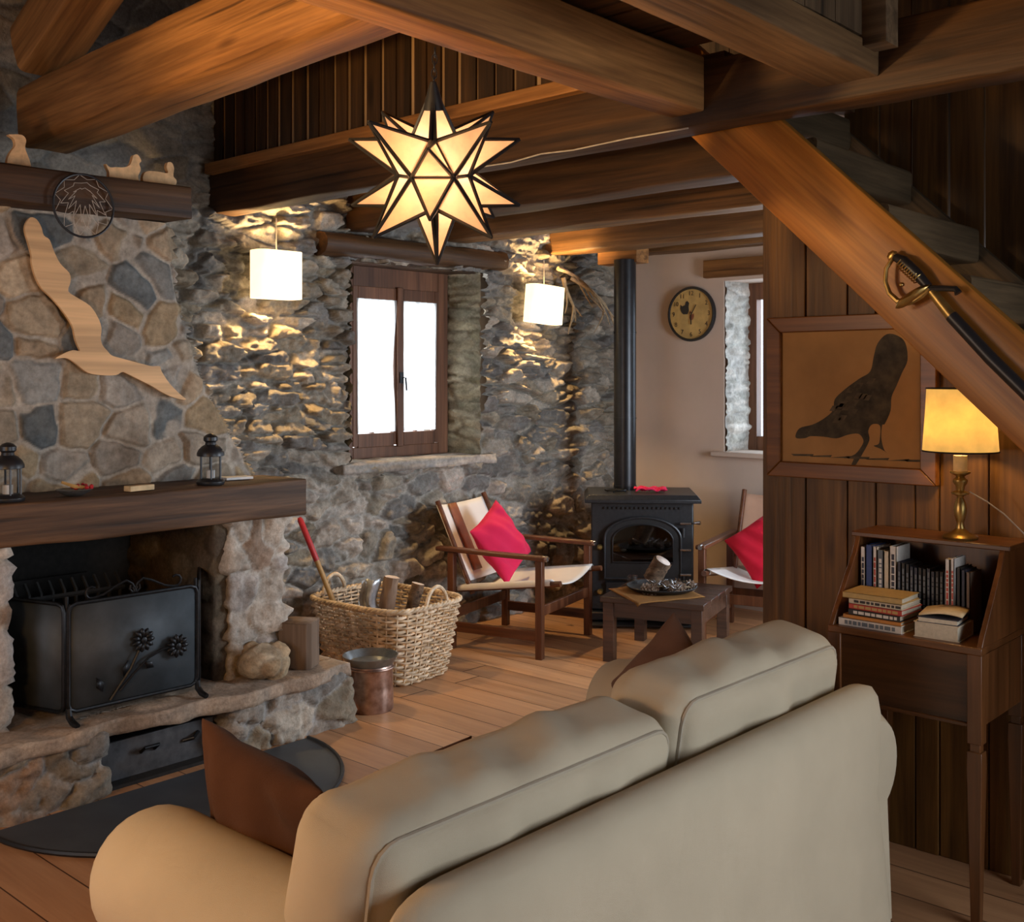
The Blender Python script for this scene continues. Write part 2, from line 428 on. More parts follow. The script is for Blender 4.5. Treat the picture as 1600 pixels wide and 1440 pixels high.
M['twig'] = plain('dry_twig', (.33, .24, .14), .8, 0, 40, .3)
M['cone'] = plain('pine_cone', (.13, .08, .05), .8, 0, 60, .4)
M['bark'] = wood('bark', (.07, .042, .025), (.20, .13, .08), 0, 2, .9, .8, .5)
M['logcut'] = plain('cut_wood_end', (.62, .52, .45), .8, 0, 40, .15)
M['doily'] = fabric('ochre_cloth', (.20, .095, .028), .1)
M['leaf'] = plain('silver_foil_leaf', (.55, .57, .60), .3, .6, 30, .3)
M['glass'] = glass('thin_glass'); M['stoveglass'] = glass('dark_stove_glass', (.12, .12, .12), .22, .04)
M['curtain'] = cloth_thin('lace_curtain', (.93, .93, .92))
M['shade'] = glow('lit_paper_shade', (1., .76, .42), 2.0, tex=.08)
M['lampshade'] = lit_cloth('lit_parchment_shade', (1., .58, .15), .60, (.32, .235, .10))
M['starglass'] = lit_cloth('lit_frosted_glass', (1., .50, .21), .50, (.95, .66, .42))
M['wire'] = plain('pale_cable', (.45, .40, .34), .6)

# ---------------------------------------------------------------- room shell
def floor_mat():
    m, nt, bs = mat('pine_floorboards')
    tc = nd(nt, 'ShaderNodeTexCoord'); sp = nd(nt, 'ShaderNodeSeparateXYZ'); nt.links.new(tc.outputs['Object'], sp.inputs[0])
    def mth(op, a, b=None):
        n = nd(nt, 'ShaderNodeMath', operation=op)
        for i, q in enumerate((a, b)):
            if q is None: continue
            if isinstance(q, (int, float)): n.inputs[i].default_value = q
            else: nt.links.new(q, n.inputs[i])
        return n.outputs[0]
    yy = mth('DIVIDE', sp.outputs[1], .185); row = mth('FLOOR', yy); fy = mth('FRACT', yy)
    off = mth('MULTIPLY', mth('FRACT', mth('MULTIPLY', mth('SINE', mth('MULTIPLY', row, 12.7)), 453.1)), 3.)
    xx = mth('DIVIDE', mth('ADD', sp.outputs[0], off), 3.3); seg = mth('FLOOR', xx); fx = mth('FRACT', xx)
    rid = mth('FRACT', mth('MULTIPLY', mth('SINE', mth('ADD', mth('MULTIPLY', row, 7.31), mth('MULTIPLY', seg, 3.17))), 917.3))
    cv = nd(nt, 'ShaderNodeCombineXYZ'); nt.links.new(mth('MULTIPLY', sp.outputs[0], 1.3), cv.inputs[0]); nt.links.new(mth('MULTIPLY', sp.outputs[1], 22.), cv.inputs[1]); nt.links.new(mth('MULTIPLY', rid, 40.), cv.inputs[2])
    g = noise(nt, cv.outputs[0], 1, 6, .6, .8)
    col = ramp(nt, g, [(.3, (.40, .20, .095)), (.7, (.56, .315, .165))])
    tint = ramp(nt, rid, [(0., (.84, .82, .80)), (1., (1.14, 1.13, 1.1))])
    col = mul(nt, col, tint)
    cv2 = nd(nt, 'ShaderNodeCombineXYZ'); nt.links.new(mth('MULTIPLY', sp.outputs[0], 5.), cv2.inputs[0]); nt.links.new(mth('MULTIPLY', sp.outputs[1], 9.), cv2.inputs[1]); nt.links.new(mth('MULTIPLY', rid, 40.), cv2.inputs[2])
    kn = noise(nt, cv2.outputs[0], 1.5, 2)
    col = mul(nt, col, ramp(nt, kn, [(.22, (.25, .2, .17)), (.29, (1, 1, 1))]))
    gap = mth('MULTIPLY', mth('GREATER_THAN', fy, .028), mth('GREATER_THAN', fx, .0025))
    gr = ramp(nt, gap, [(0., (.18, .14, .12)), (1., (1, 1, 1))])
    col = mul(nt, col, gr)
    nt.links.new(col, bs.inputs['Base Color'])
    rr = ramp(nt, g, [(.3, (.38,) * 3), (.7, (.5,) * 3)]); nt.links.new(rr, bs.inputs['Roughness'])
    bs.inputs['Specular IOR Level'].default_value = .35
    bump(nt, bs, mth('ADD', mth('MULTIPLY', g, .25), gap), .3, .004)
    return m
def struct(o): o['kind'] = 'structure'; return o
struct(MB().box((3.0, 2.6, -.05), (7.6, 9.2, .1)).build('floor', floor_mat()))

HY0, HY1, HZ0, HZ1 = 4.08, 5.21, 1.10, 2.28     # stone window opening
def ridged(P, seed, octv=4):
    o = 0; a = .5; t = 0
    for k in range(octv):
        o = o + a * (1 - np.abs(2 * vnoise(P * 2 ** k + 11.1 * k, seed + k) - 1)); t += a; a *= .55
    return o / t - .5
def build_stone_wall():
    ys = np.arange(1.4, 6.76, .0098); zs = np.arange(-.01, 3.72, .0098)
    A, B = np.meshgrid(ys, zs, indexing='ij')
    P = np.stack([np.zeros(A.size), A.ravel(), B.ravel()], 1); N = np.tile([1., 0, 0], (len(P), 1))
    Pt = P.copy(); Pt[:, 2] += .05 * fbm(P * 1.7, 90, 2) * 2
    pos1, c1 = stone_apply(Pt, N, (.3, .24, .085), 3, .080, PAL_WALL, (.225, .205, .175), .02, .17, tilt=1.3, rough=.55, warp=.38)
    h1 = pos1[:, 0] + .060 * ridged(P * np.array([1, 5., 17.]), 60) + .030 * ridged(P * np.array([1, 19., 34.]), 66, 3)
    pos2, c2 = stone_apply(Pt, N, (.3, .21, .13), 5, .055, np.concatenate([PAL_WALL, PAL_LIME[:3]]), (.37, .345, .31), .02, .22, tilt=1.3, rough=.7, warp=.42)
    h2 = pos2[:, 0] + .045 * ridged(P * np.array([1, 9., 13.]), 70) + .026 * ridged(P * np.array([1, 26., 30.]), 76, 3)
    pos3, c3 = stone_apply(P, N, (.3, .30, .13), 8, .014, PAL_WALL * .8, (.20, .19, .17), .03, .2, tilt=.8, rough=.5)
    h3 = pos3[:, 0]
    w = sstep(1.30, .85, P[:, 2] + .7 * fbm(P * 3, 77, 3)); up = sstep(2.42, 2.52, P[:, 2]) * sstep(3.3, 3.0, P[:, 1])
    h = (h1 * (1 - w) + h2 * w) * (1 - up) + h3 * up
    c = c1 * (1 - w)[:, None] + c2 * w[:, None]; c = c * (1 - up)[:, None] + c3 * up[:, None]
    pos = P.copy(); pos[:, 0] = h - .012
    n0, n1 = A.shape; F = []
    yc = (A[:-1, :-1] + .005); zc = (B[:-1, :-1] + .005)
    q_ = np.stack([0 * zc.ravel(), 0 * zc.ravel(), zc.ravel()], 1); jag = (.05 * fbm(q_ * 9, 5, 4)).reshape(zc.shape)
    hole = (yc > HY0 + jag * .6) & (yc < HY1 + jag * .5) & (zc > HZ0) & (zc < HZ1)
    keep = np.argwhere(~hole)
    F = [(i * n1 + j, (i + 1) * n1 + j, (i + 1) * n1 + j + 1, i * n1 + j + 1) for i, j in keep.tolist()]
    struct(stone_mesh('wall_left', pos, F, c, M['stone']))
build_stone_wall()
def reveal(name, p00, p10, zlo, zhi, nrm, seed, pal, mortar, res=.0125, amp=.03):
    p0 = np.array(p00, float); p1 = np.array(p10, float); L = np.linalg.norm(p1 - p0)
    ss = np.linspace(0, 1, max(3, int(L / res))); zs = np.arange(zlo, zhi + res, res)
    A, B = np.meshgrid(ss, zs, indexing='ij')
    P = np.zeros((A.size, 3)); P[:, :2] = p0 + (p1 - p0) * A.ravel()[:, None]; P[:, 2] = B.ravel()
    N = np.tile(np.array(nrm, float), (len(P), 1))
    pos, c = stone_apply(P, N, (.22, .22, .06), seed, amp, pal, mortar, .04, .35, tilt=.7, rough=.5, warp=.35)
    return pos, grid(*A.shape), c
pal_g = np.array([(.24, .22, .15), (.30, .27, .19), (.20, .19, .14), (.33, .30, .22)])
pos, F, c = reveal('r', (.035, HY1 - .015), (-.36, HY1 - .145), HZ0 - .02, HZ1 + .06, (.3, -1, 0), 21, pal_g, (.27, .25, .19))
struct(stone_mesh('wall_left_window_jamb', pos, F, c, M['stone']))
pos, F, c = reveal('r', (.03, HY0 + .015), (-.36, HY0 + .11), HZ0 - .02, HZ1 + .06, (.2, 1, 0), 22, pal_g, (.27, .25, .19))
struct(stone_mesh('wall_left_window_jamb.001', pos, F, c, M['stone']))
struct(MB().box((-.17, 4.645, HZ1 + .03), (.36, 1.3, .06)).build('wall_left_window_head', M['beam_dark']))
b = MB(); b.box((-.21, 3.2, 1.85), (.3, 1.90, 3.7)); b.box((-.21, 6.0, 1.85), (.3, 1.52, 3.7)); b.box((-.21, 4.7, .52), (.3, 1.3, 1.04)); b.box((-.21, 4.7, 3.0), (.3, 1.3, 1.36))
struct(b.build('wall_left_core', M['plaster']))
struct(MB().box((-.21, -.3, 1.85), (.3, 5.1, 3.8)).build('wall_left_outside', M['plaster']))
o = rough_box('window_sill', (-.36, 4.02, 1.045), (.07, 5.3, 1.10), .018, (.5, .6, .2), 31, .012, PAL_LIME[:3] * .8, (.3, .3, .29), M['stone_smooth'])
tag(o, 'grey stone sill slab beneath the curtained window', 'window sill', kind='thing')

# the white wall with its small window, opening x .93..1.75, z 1.08..2.28
WX0, WX1, WZ0, WZ1, YB = .93, 1.75, 1.08, 2.28, 6.73
b = MB()
b.box((WX0 / 2 - .1, YB + .2, 1.85), (WX0 + .2, .4, 3.8)); b.box(((WX1 + 6.8) / 2, YB + .2, 1.85), (6.8 - WX1, .4, 3.8))
b.box(((WX0 + WX1) / 2, YB + .2, WZ0 / 2), (WX1 - WX0, .4, WZ0)); b.box(((WX0 + WX1) / 2, YB + .2, (WZ1 + 3.75) / 2), (WX1 - WX0, .4, 3.75 - WZ1))
struct(b.build('wall_back', M['plaster']))
pal_w = np.array([(.45, .44, .40), (.36, .36, .33), (.52, .50, .46)])
pos, F, c = reveal('r', (WX0 + .008, YB + .006), (WX0 + .03, YB + .40), WZ0, WZ1, (1, 0, 0), 23, pal_w, (.5, .49, .46), amp=.022)
struct(stone_mesh('wall_back_window_jamb', pos, F, c, M['stone_smooth']))
struct(MB().box((1.3, YB + .12, 1.065), (.9, .34, .035)).build('trim_1', M['stone_smooth'] if False else M['plaster'], bevel=.005))

# right and near walls with daylight openings, roof, loft floor
b = MB()
b.box((6.7, 0, 1.85), (.2, 3.4, 3.8)); b.box((6.7, 5.1, 1.85), (.2, 3.4, 3.8))
b.box((6.7, 2.55, .3), (.2, 1.7, .6)); b.box((6.7, 2.55, 3.0), (.2, 1.7, 1.5))
struct(b.build('wall_right', M['plankmid']))
b = MB(); b.box((3.95, 4.64, 1.32), (.1, .68, 2.64)); b.box((3.95, 6.43, 1.32), (.1, .58, 2.64)); b.box((3.95, 5.56, .33), (.1, 1.16, .66)); b.box((3.95, 5.56, 2.35), (.1, 1.16, .58))
struct(b.build('wall_far_right', M['plaster']))
b = MB()
b.box((.4, -1.6, 1.85), (1.4, .2, 3.8)); b.box((4.75, -1.6, 1.85), (4.1, .2, 3.8)); b.box((1.9, -1.6, .4), (1.7, .2, .8)); b.box((1.9, -1.6, 3.0), (1.7, .2, 1.6))
struct(b.build('wall_near', M['plaster']))
b = MB()
for k in range(46): b.box((3.2, -1.7 + .1 + k * .19, 3.78), (7.2, .184, .05))
struct(b.build('ceiling', M['board']))
b = MB()
for k in range(19): b.box((1.53, 3.26 + .095 + k * .19, 2.70), (3.0, .186, .03))
struct(b.build('loft_floor', M['board']))

# ---------------------------------------------------------------- hewn beams
rng = random.Random(4)
def beam(name, p0, p1, w, h, mt, label=None, cat='beam', group=None, seed=0, rough=.006, wane=.16, parent=None, tilt=0., kind='thing'):
    p0 = Vector(p0); p1 = Vector(p1); d = p1 - p0; L = d.length; x = d.normalized()
    y = Vector((0, 0, 1)).cross(x)
    if y.length < .01: y = Vector((0, 1, 0))
    y.normalize(); z = x.cross(y)
    n = max(3, int(L / .07) + 1)
    c = wane * min(w, h) * .5
    sec = []
    a, bb = w / 2, h / 2
    for (cx, cy, a0) in ((a - c, bb - c, 0), (-a + c, bb - c, 90), (-a + c, -bb + c, 180), (a - c, -bb + c, 270)):
        for t in (0, 45, 90): sec.append((cx + c * math.cos(R(a0 + t)), cy + c * math.sin(R(a0 + t))))
    # extra points along flats
    sec2 = []
    for i in range(len(sec)):
        p, q = sec[i], sec[(i + 1) % len(sec)]; sec2.append(p)
        m = math.hypot(q[0] - p[0], q[1] - p[1])
        if m > .08:
            for t in (1 / 3, 2 / 3): sec2.append((p[0] + (q[0] - p[0]) * t, p[1] + (q[1] - p[1]) * t))
    m = len(sec2)
    P = np.array([[i / (n - 1) * L, u, v] for i in range(n) for u, v in sec2])
    o3 = np.array([seed * 7.1, seed * 3.3, seed])
    dy = fbm(P * np.array([2.2, 9, 9]) + o3, seed, 4) * rough * 3.2; dz = fbm(P * np.array([2.2, 9, 9]) + o3 + 50, seed + 3, 4) * rough * 3.2
    P[:, 1] += dy; P[:, 2] += dz
    fs = [(i * m + k, i * m + (k + 1) % m, (i + 1) * m + (k + 1) % m, (i + 1) * m + k) for i in range(n - 1) for k in range(m)]
    fs += [tuple(range(m - 1, -1, -1)), tuple(range((n - 1) * m, n * m))]
    b = MB().add(P.tolist(), fs)
    o = b.build(name, mt, parent, angle=45)
    o.matrix_basis = Matrix((x, y, z)).transposed().to_4x4()
    o.location = p0
    if label: tag(o, label, cat, group, kind)
    return o
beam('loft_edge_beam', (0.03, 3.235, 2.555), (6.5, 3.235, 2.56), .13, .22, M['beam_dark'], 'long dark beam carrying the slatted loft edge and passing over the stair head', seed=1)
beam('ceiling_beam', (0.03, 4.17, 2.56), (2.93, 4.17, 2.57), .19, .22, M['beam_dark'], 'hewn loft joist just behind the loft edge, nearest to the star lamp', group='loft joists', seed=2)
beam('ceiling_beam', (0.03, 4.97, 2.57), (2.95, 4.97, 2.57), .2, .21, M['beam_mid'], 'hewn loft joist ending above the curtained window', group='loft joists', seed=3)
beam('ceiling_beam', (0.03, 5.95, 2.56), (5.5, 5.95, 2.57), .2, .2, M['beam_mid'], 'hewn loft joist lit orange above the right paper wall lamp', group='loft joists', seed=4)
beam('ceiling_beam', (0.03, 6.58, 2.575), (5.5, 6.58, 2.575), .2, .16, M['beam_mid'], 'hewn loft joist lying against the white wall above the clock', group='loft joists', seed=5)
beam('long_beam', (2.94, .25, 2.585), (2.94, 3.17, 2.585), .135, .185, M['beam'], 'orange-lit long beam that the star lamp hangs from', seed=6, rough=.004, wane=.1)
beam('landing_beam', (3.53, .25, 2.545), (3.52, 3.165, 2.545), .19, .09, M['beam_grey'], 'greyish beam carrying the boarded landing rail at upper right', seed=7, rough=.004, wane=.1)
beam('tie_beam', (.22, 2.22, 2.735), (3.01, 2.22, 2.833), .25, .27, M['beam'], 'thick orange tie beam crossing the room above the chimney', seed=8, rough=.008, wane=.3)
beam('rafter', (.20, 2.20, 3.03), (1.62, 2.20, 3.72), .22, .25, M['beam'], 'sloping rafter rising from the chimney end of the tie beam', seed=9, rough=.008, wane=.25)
beam('window_lintel', (.04, 3.86, 2.36), (.04, 5.38, 2.375), .16, .135, M['beam_dark'], 'rounded dark wooden lintel over the curtained window', 'lintel', seed=10, rough=.012, wane=.8)
beam('window_lintel', (.79, YB - .0, 2.37), (1.95, YB - .0, 2.37), .09, .125, M['beam'], 'squared wooden lintel set in the white wall over the small window', 'lintel', seed=11, wane=.1)
beam('collar_block', (.33, 6.13, 2.44), (.66, 6.13, 2.44), .14, .115, M['beam'], 'short wooden block around the top of the stove pipe', 'beam', seed=12, wane=.1, rough=.002)
# slatted loft front
bal = thing('loft_balustrade', 'slatted loft balustrade of dark narrow boards behind the star lamp', 'balustrade', (0, 3.2, 2.66))
b = MB(); b.bar((.05, -.02, .012), (2.86, -.02, .012), .11, .055)
b.build('bottom_rail', M['beam'], bal, bevel=.005)
b = MB(); x = .03; r2 = random.Random(8)
while x < 2.85:
    w = r2.uniform(.066, .098); b.box((x + w / 2, .0, .53), (w, .010, 1.0)); x += w + r2.choice((.012, .016, .022, .030, .020, .026))
b.build('slat_panel', M['slat'], bal)
b = MB(); b.box((1.44, .013, .53), (2.84, .010, 1.0)); b.build('gap_light_boards', M['gap_light'], bal)  # added pale sheet, its colour stands in for light in the slat gaps
b = MB(); b.bar((.02, .062, .95), (2.86, .062, .95), .04, .08); b.bar((.02, .062, .05), (2.86, .062, .05), .04, .06)
b.build('top_rail', M['beam_dark'], bal)
# pale boarding behind the slats
b = MB()
for k in range(16): b.box((.1 + k * .19, 4.55, 3.22), (.185, .025, 1.02))
tag(b.build('loft_partition', M['ply'] if False else M['boardgrey']), 'pale upright boarding seen through the gaps of the loft slats', 'partition', kind='thing')
# boarded landing between the two long beams and its upright boards
b = MB()
for k in range(13): b.box((3.17, .4 + k * .215, 2.705), (.56, .2, .03))
tag(b.build('landing_boards', M['beam_dark']), 'dark cross boards of the landing between the two long ceiling beams', 'floorboards', kind='thing')
b = MB(); r3 = random.Random(3)
yy = .6
while yy < 3.02:
    w = r3.uniform(.13, .19); b.box((3.60, yy + w / 2, 3.12 + r3.uniform(-.003, .003)), (.028, w - .004, 1.05)); yy += w
rail = thing('landing_rail', 'upright board parapet with a square end post above the stair head', 'railing', (0, 0, 0))
b.build('board_panel', M['boardgrey'], rail)
beam('end_post', (3.645, 3.095, 2.565), (3.645, 3.095, 3.7), .085, .085, M['boardgrey'], seed=14, parent=rail, wane=.08, rough=.002)
beam('cap_rail', (3.60, .55, 3.68), (3.60, 3.04, 3.68), .09, .05, M['beam_grey'], seed=15, parent=rail, wane=.1)

# ---------------------------------------------------------------- stair
st = thing('staircase', 'steep open wooden stair with an orange pine stringer and grey treads', 'staircase', (0, 0, 0))
zl = lambda x: 2.463 - .957 * (x - 2.852)
s0, s1 = 2.73, 5.0
beam('stringer', (s0, 3.345, zl(s0) + .17), (s1, 3.345, zl(s1) + .17), .05, .245, M['orange'], seed=16, rough=.0015, wane=.12, parent=st)
beam('stringer', (s0, 4.19, zl(s0) + .17), (s1, 4.19, zl(s1) + .17), .05, .2, M['tread'], seed=17, rough=.002, wane=.12, parent=st)
r5 = random.Random(12)
for k in range(10):
    x = 3.06 + .25 * k; z = 2.64 - .242 * k
    beam('tread', (x - .10, 3.375, z - .068), (x - .10, 4.165 + r5.uniform(-.01, .01), z - .068), .2, .132, M['tread'], seed=18 + k, rough=.004, wane=.22, parent=st)

# ---------------------------------------------------------------- dark plank partition under and behind the stair
b = MB(); x = 2.94; r6 = random.Random(21); k = 0
edges = [2.94, 3.115, 3.275, 3.38, 3.52, 3.60, 3.76, 3.92, 4.06, 4.22, 4.36, 4.5]
for x0, x1 in zip(edges[:-1], edges[1:]):
    x1 -= .004; d = r6.uniform(-.004, .004)
    z0, z1 = min(2.44, zl(x0) - .02), min(2.44, zl(x1) - .02)
    y0, y1 = 3.685 + d, 3.715
    vs = [(x0, y0, 0), (x1, y0, 0), (x1, y1, 0), (x0, y1, 0), (x0, y0, z0), (x1, y0, z1), (x1, y1, z1), (x0, y1, z0)]
    b.add(vs, [(3, 2, 1, 0), (4, 5, 6, 7), (0, 1, 5, 4), (1, 2, 6, 5), (2, 3, 7, 6), (3, 0, 4, 7)])
struct(b.build('wall_partition', M['plankmid'], bevel=.003))
b = MB(); x = 2.98
while x < 6.5:
    w = r6.uniform(.13, .19); d = r6.uniform(-.006, .006); b.box((x + w / 2, 4.29 + d, 1.85), (w - .005, .03, 3.7)); x += w
struct(b.build('wall_stair', M['plankdark'], bevel=.003))
b = MB(); b.box((2.955, 3.94, 1.075), (.03, .44, 2.15))
struct(b.build('wall_partition_return', M['plankmid']))

# ---------------------------------------------------------------- fireplace
fp = thing('fireplace', 'large stone fireplace with a sloping chimney hood and dark mantel beam', 'fireplace', (0, 0, 0))
def chimney():
    ys = np.arange(1.2, 3.14, .0068); zs = np.arange(1.10, 2.285, .0068)
    A, B = np.meshgrid(ys, zs, indexing='ij')
    t = np.clip((B - 1.13) / 1.16, -.05, 1.2)
    right = 3.06 - .46 * t - .10 * np.sin(np.clip(t, 0, 1) * math.pi)
    P = np.stack([np.full(A.size, .60), A.ravel(), B.ravel()], 1)
    over = (A - right).ravel()
    m = over > 0
    Q = P.copy(); Q[m, 1] = right.ravel()[m]; Q[m, 0] = .60 - np.clip(over[m] * 6.5, 0, .62)
    edge = np.clip(1 + over / .04, 0, 1); Q[:, 0] -= .03 * edge ** 2 * (~m)
    N = np.tile([1., 0, 0], (len(P), 1)); N[m] = (.3, .95, 0)
    pos, c = stone_apply(Q, N, (.26, .19, .15), 41, .026, PAL_CHIM, (.37, .325, .272), .07, .20, tilt=.7, rough=.45, warp=.26)
    return stone_mesh('chimney_hood', pos, grid(*A.shape), c, M['stone_smooth'], fp)
chimney()
b = MB(); b.box((.3, 1.9, 2.262), (.52, 1.35, .02)); b.build('hood_top', M['soot'], fp)
rough_box('pillar', (.30, 2.745, .26), (.85, 3.03, 1.0), .0125, (.19, .17, .15), 51, .050, PAL_LIME * 1.12, (.46, .42, .37), M['stone'], fp, tilt=1.1, rough=1.1, warp=.45, e0=.02, e1=.2, sunk=.6)
rough_box('pillar', (.10, 1.30, .26), (.84, 1.78, 1.0), .016, (.19, .17, .15), 52, .045, PAL_LIME, (.40, .36, .31), M['stone'], fp, tilt=1.1, rough=1.1, warp=.45, e0=.02, e1=.2, sunk=.6)
b = MB(); b.box((.08, 2.26, .62), (.10, 1.0, .72)); b.box((.40, 2.26, 1.0), (.62, 1.0, .02)); b.build('fireback', M['soot'], fp)
rough_box('side_lining', (.10, 2.675, .26), (.835, 2.76, .98), .02, (.2, .2, .12), 53, .02, PAL_SOOT * 1.3, (.10, .075, .05), M['stone'], fp)
rough_box('hearth_plinth', (.15, 2.64, -.01), (1.03, 3.27, .225), .0125, (.24, .22, .14), 54, .052, np.concatenate([PAL_LIME * .9, PAL_WALL * 1.1]), (.37, .36, .345), M['stone'], fp, tilt=1.1, rough=1.1, warp=.45, e0=.02, e1=.2, sunk=.6)
rough_box('hearth_plinth', (.15, 1.2, -.01), (1.03, 2.06, .225), .0125, (.24, .22, .14), 55, .052, np.concatenate([PAL_LIME * .9, PAL_WALL * 1.1]), (.37, .36, .345), M['stone'], fp, tilt=1.1, rough=1.1, warp=.45, e0=.02, e1=.2, sunk=.6)
def slab_shape(P):
    Q = P.copy(); f = Q[:, 0] > .9; Q[:, 0] += f * (.03 * np.sin(Q[:, 1] * 5.1) + .018 * np.sin(Q[:, 1] * 17)); return Q
rough_box('hearth_slab', (.08, 1.2, .222), (1.055, 3.285, .275), .016, (.45, .38, .3), 56, .016, np.array([(.40, .30, .22), (.44, .35, .27), (.36, .27, .20)]), (.36, .29, .23), M['stone'], fp, shape=slab_shape, rough=.7)
b = MB(); b.box((.25, 2.35, .10), (.12, .56, .2)); b.box((.6, 2.35, .004), (.8, .56, .02)); b.build('ash_niche', M['soot'], fp)
o = beam('mantel_beam', (.77, 1.25, 1.055), (.77, 3.085, 1.057), .36, .165, M['mantel'], seed=40, rough=.007, wane=.14, parent=fp)
tag(o, 'dark brown mantel beam')
# the ash box pushed into the niche
ab = thing('ash_box', 'dark metal ash box pushed into the niche beneath the hearth slab', 'box', (.93, 2.34, 0))
b = MB(); b.box((-.25, 0, .09), (.5, .52, .15)); b.build('body', M['stovedark'], ab, bevel=.004)
b = MB(); b.box((.006, 0, .09), (.014, .53, .155)); b.build('front_panel', M['ash'], ab, bevel=.003)
b = MB(); b.tube([(.016, -.07, .10), (.05, -.07, .125), (.05, -.01, .125), (.016, -.01, .10)], .007, 8); b.build('handle', M['iron'], ab)
b = MB(); b.tube([(.016, .12, .10), (.045, .15, .11), (.016, .19, .12)], .008, 8); b.build('latch', M['iron'], ab)

# fire grate and fire screen
g = thing('fire_grate', 'black iron grate basket standing behind the fire screen', 'fire grate', (.36, 2.12, .285))
b = MB()
for k in range(13): b.tube([(.14, -.30 + k * .05, .02), (.14, -.30 + k * .05, .42), (.10, -.30 + k * .05, .46)], .008, 6)
for z in (.05, .22, .40): b.tube([(.14, -.32, z), (.14, .32, z)], .011, 6)
b.build('bars', M['soot'], g)
b = MB()
for sx in (-.15, .13):
    for sy in (-.28, .28): b.box((sx, sy, .09), (.025, .025, .2))
b.build('feet', M['soot'], g)
b = MB(); b.box((-.02, 0, .10), (.3, .58, .015)); b.box((-.16, 0, .25), (.015, .6, .36)); b.build('basket', M['soot'], g)

def screen_mat():
    m, nt, bs = mat('fine_mesh_screen'); out = nt.nodes['Material Output']
    n = noise(nt, objcoord(nt, (1, 1, 1)), 9, 4)
    nt.links.new(ramp(nt, n, [(.3, (.045, .055, .062)), (.7, (.085, .10, .112))]), bs.inputs['Base Color'])
    bs.inputs['Metallic'].default_value = .35; bs.inputs['Roughness'].default_value = .6
    t = nd(nt, 'ShaderNodeBsdfTransparent'); mx = nd(nt, 'ShaderNodeMixShader'); mx.inputs[0].default_value = .88
    nt.links.new(t.outputs[0], mx.inputs[1]); nt.links.new(bs.outputs[0], mx.inputs[2]); nt.links.new(mx.outputs[0], out.inputs[0])
    return m
M['screen'] = screen_mat()
fs = thing('fire_screen', 'three-panel black iron fire screen with two wrought flowers', 'fire screen', (.955, 1.965, .283), R(90) - R(1.5))
# local +x runs along the panel, local +y points to the fire
def panel(w, h, ox, ang, flowers):
    ca, sa = math.cos(ang), math.sin(ang); T = lambda x, z, y=0: (ox[0] + ca * x - sa * y, ox[1] + sa * x + ca * y, z)
    rc = .03; z0 = .045
    pts = [T(rc, z0), T(w - rc, z0), T(w - .008, z0 + .01), T(w, z0 + rc), T(w, h - rc), T(w - .008, h - .008), T(w - rc, h), T(rc, h), T(.008, h - .008), T(0, h - rc), T(0, z0 + rc), T(.008, z0 + .01)]
    fr = MB().tube(pts, .0085, 8, True).build('panel_frame', M['iron'], fs)
    q = MB(); q.add([T(0.004, z0), T(w - .004, z0), T(w - .004, h), T(.004, h)], [(0, 1, 2, 3)])
    q.build('mesh_panel', M['screen'], fs, solid=.002)
    return T
Wp, Hp = .545, .455
T = panel(Wp, Hp, (0, 0), 0, True)
panel(.36, Hp - .0, (-.012, .008), R(180 - 72), False)
panel(.36, Hp + .02, (Wp + .014, .010), R(59), False)
for x in (.0, Wp):
    MB().tube([(x, -.002, .06), (x, -.008, .03), (x + .004, -.03, .012), (x + .01, -.06, .004)], [.011, .013, .013, .011], 8).build('foot', M['iron'], fs)
    MB().cyl((x, .012, .05), (x, .012, Hp + .03), .007).build('hinge_post', M['iron'], fs)
def curl(c, r, a0, turns, d=1):
    return [(c[0] + d * r * (1 - t * .72) * math.cos(R(a0 + 360 * turns * t)), 0, c[1] + r * (1 - t * .72) * math.sin(R(a0 + 360 * turns * t))) for t in [i / 14 for i in range(15)]]
for d, cx in ((1, .27), (-1, .27)):
    pts = [(cx - d * .005, 0, Hp + .015)]
    pts += [(cx + d * .01, 0, Hp + .045), (cx + d * .035, 0, Hp + .062), (cx + d * .07, 0, Hp + .05), (cx + d * .13, 0, Hp + .02), (cx + d * .17, 0, Hp + .012)]
    pts += [(cx + d * (.18 + .022 * math.sin(a)), 0, Hp + .034 - .022 * math.cos(a)) for a in (.4, 1.1, 1.8, 2.5, 3.2, 3.9)]
    MB().tube(pts, .005, 6).build('scroll', M['iron'], fs)
    MB().tube([(cx + d * .006 + d * .016 * math.cos(a), 0, Hp + .03 + .018 * math.sin(a)) for a in (3.0, 4.0, 5.0, 6.0, 7.0)], .0045, 6).build('scroll', M['iron'], fs)
def flower(cx, cz):
    b = MB()
    for k in range(11):
        a = 2 * math.pi * k / 11
        p = Vector((cx + .030 * math.cos(a), -.022, cz + .030 * math.sin(a)))
        mt_ = Matrix.Rotation(-a, 3, 'Y')
        b.lathe([(.002, -.018), (.009, -.010), (.0105, 0), (.009, .010), (.003, .018)], p, 8, mt_ @ Matrix.Rotation(R(90), 3, 'Y'))
    b.lathe([(.003, -.008), (.012, -.005), (.014, 0), (.012, .005), (.003, .008)], (cx, -.026, cz), 10, Matrix.Rotation(R(90), 3, 'X'))
    b.build('flower', M['iron'], fs)
flower(.295, .275); flower(.445, .225)
MB().tube([(.165, -.006, .06), (.20, -.012, .11), (.245, -.016, .17), (.275, -.018, .23), (.29, -.02, .27)], .006, 6).build('stem', M['iron'], fs)
MB().tube([(.20, -.012, .09), (.26, -.016, .15), (.32, -.018, .20), (.38, -.018, .222), (.44, -.02, .225)], .005, 6).build('stem', M['iron'], fs)
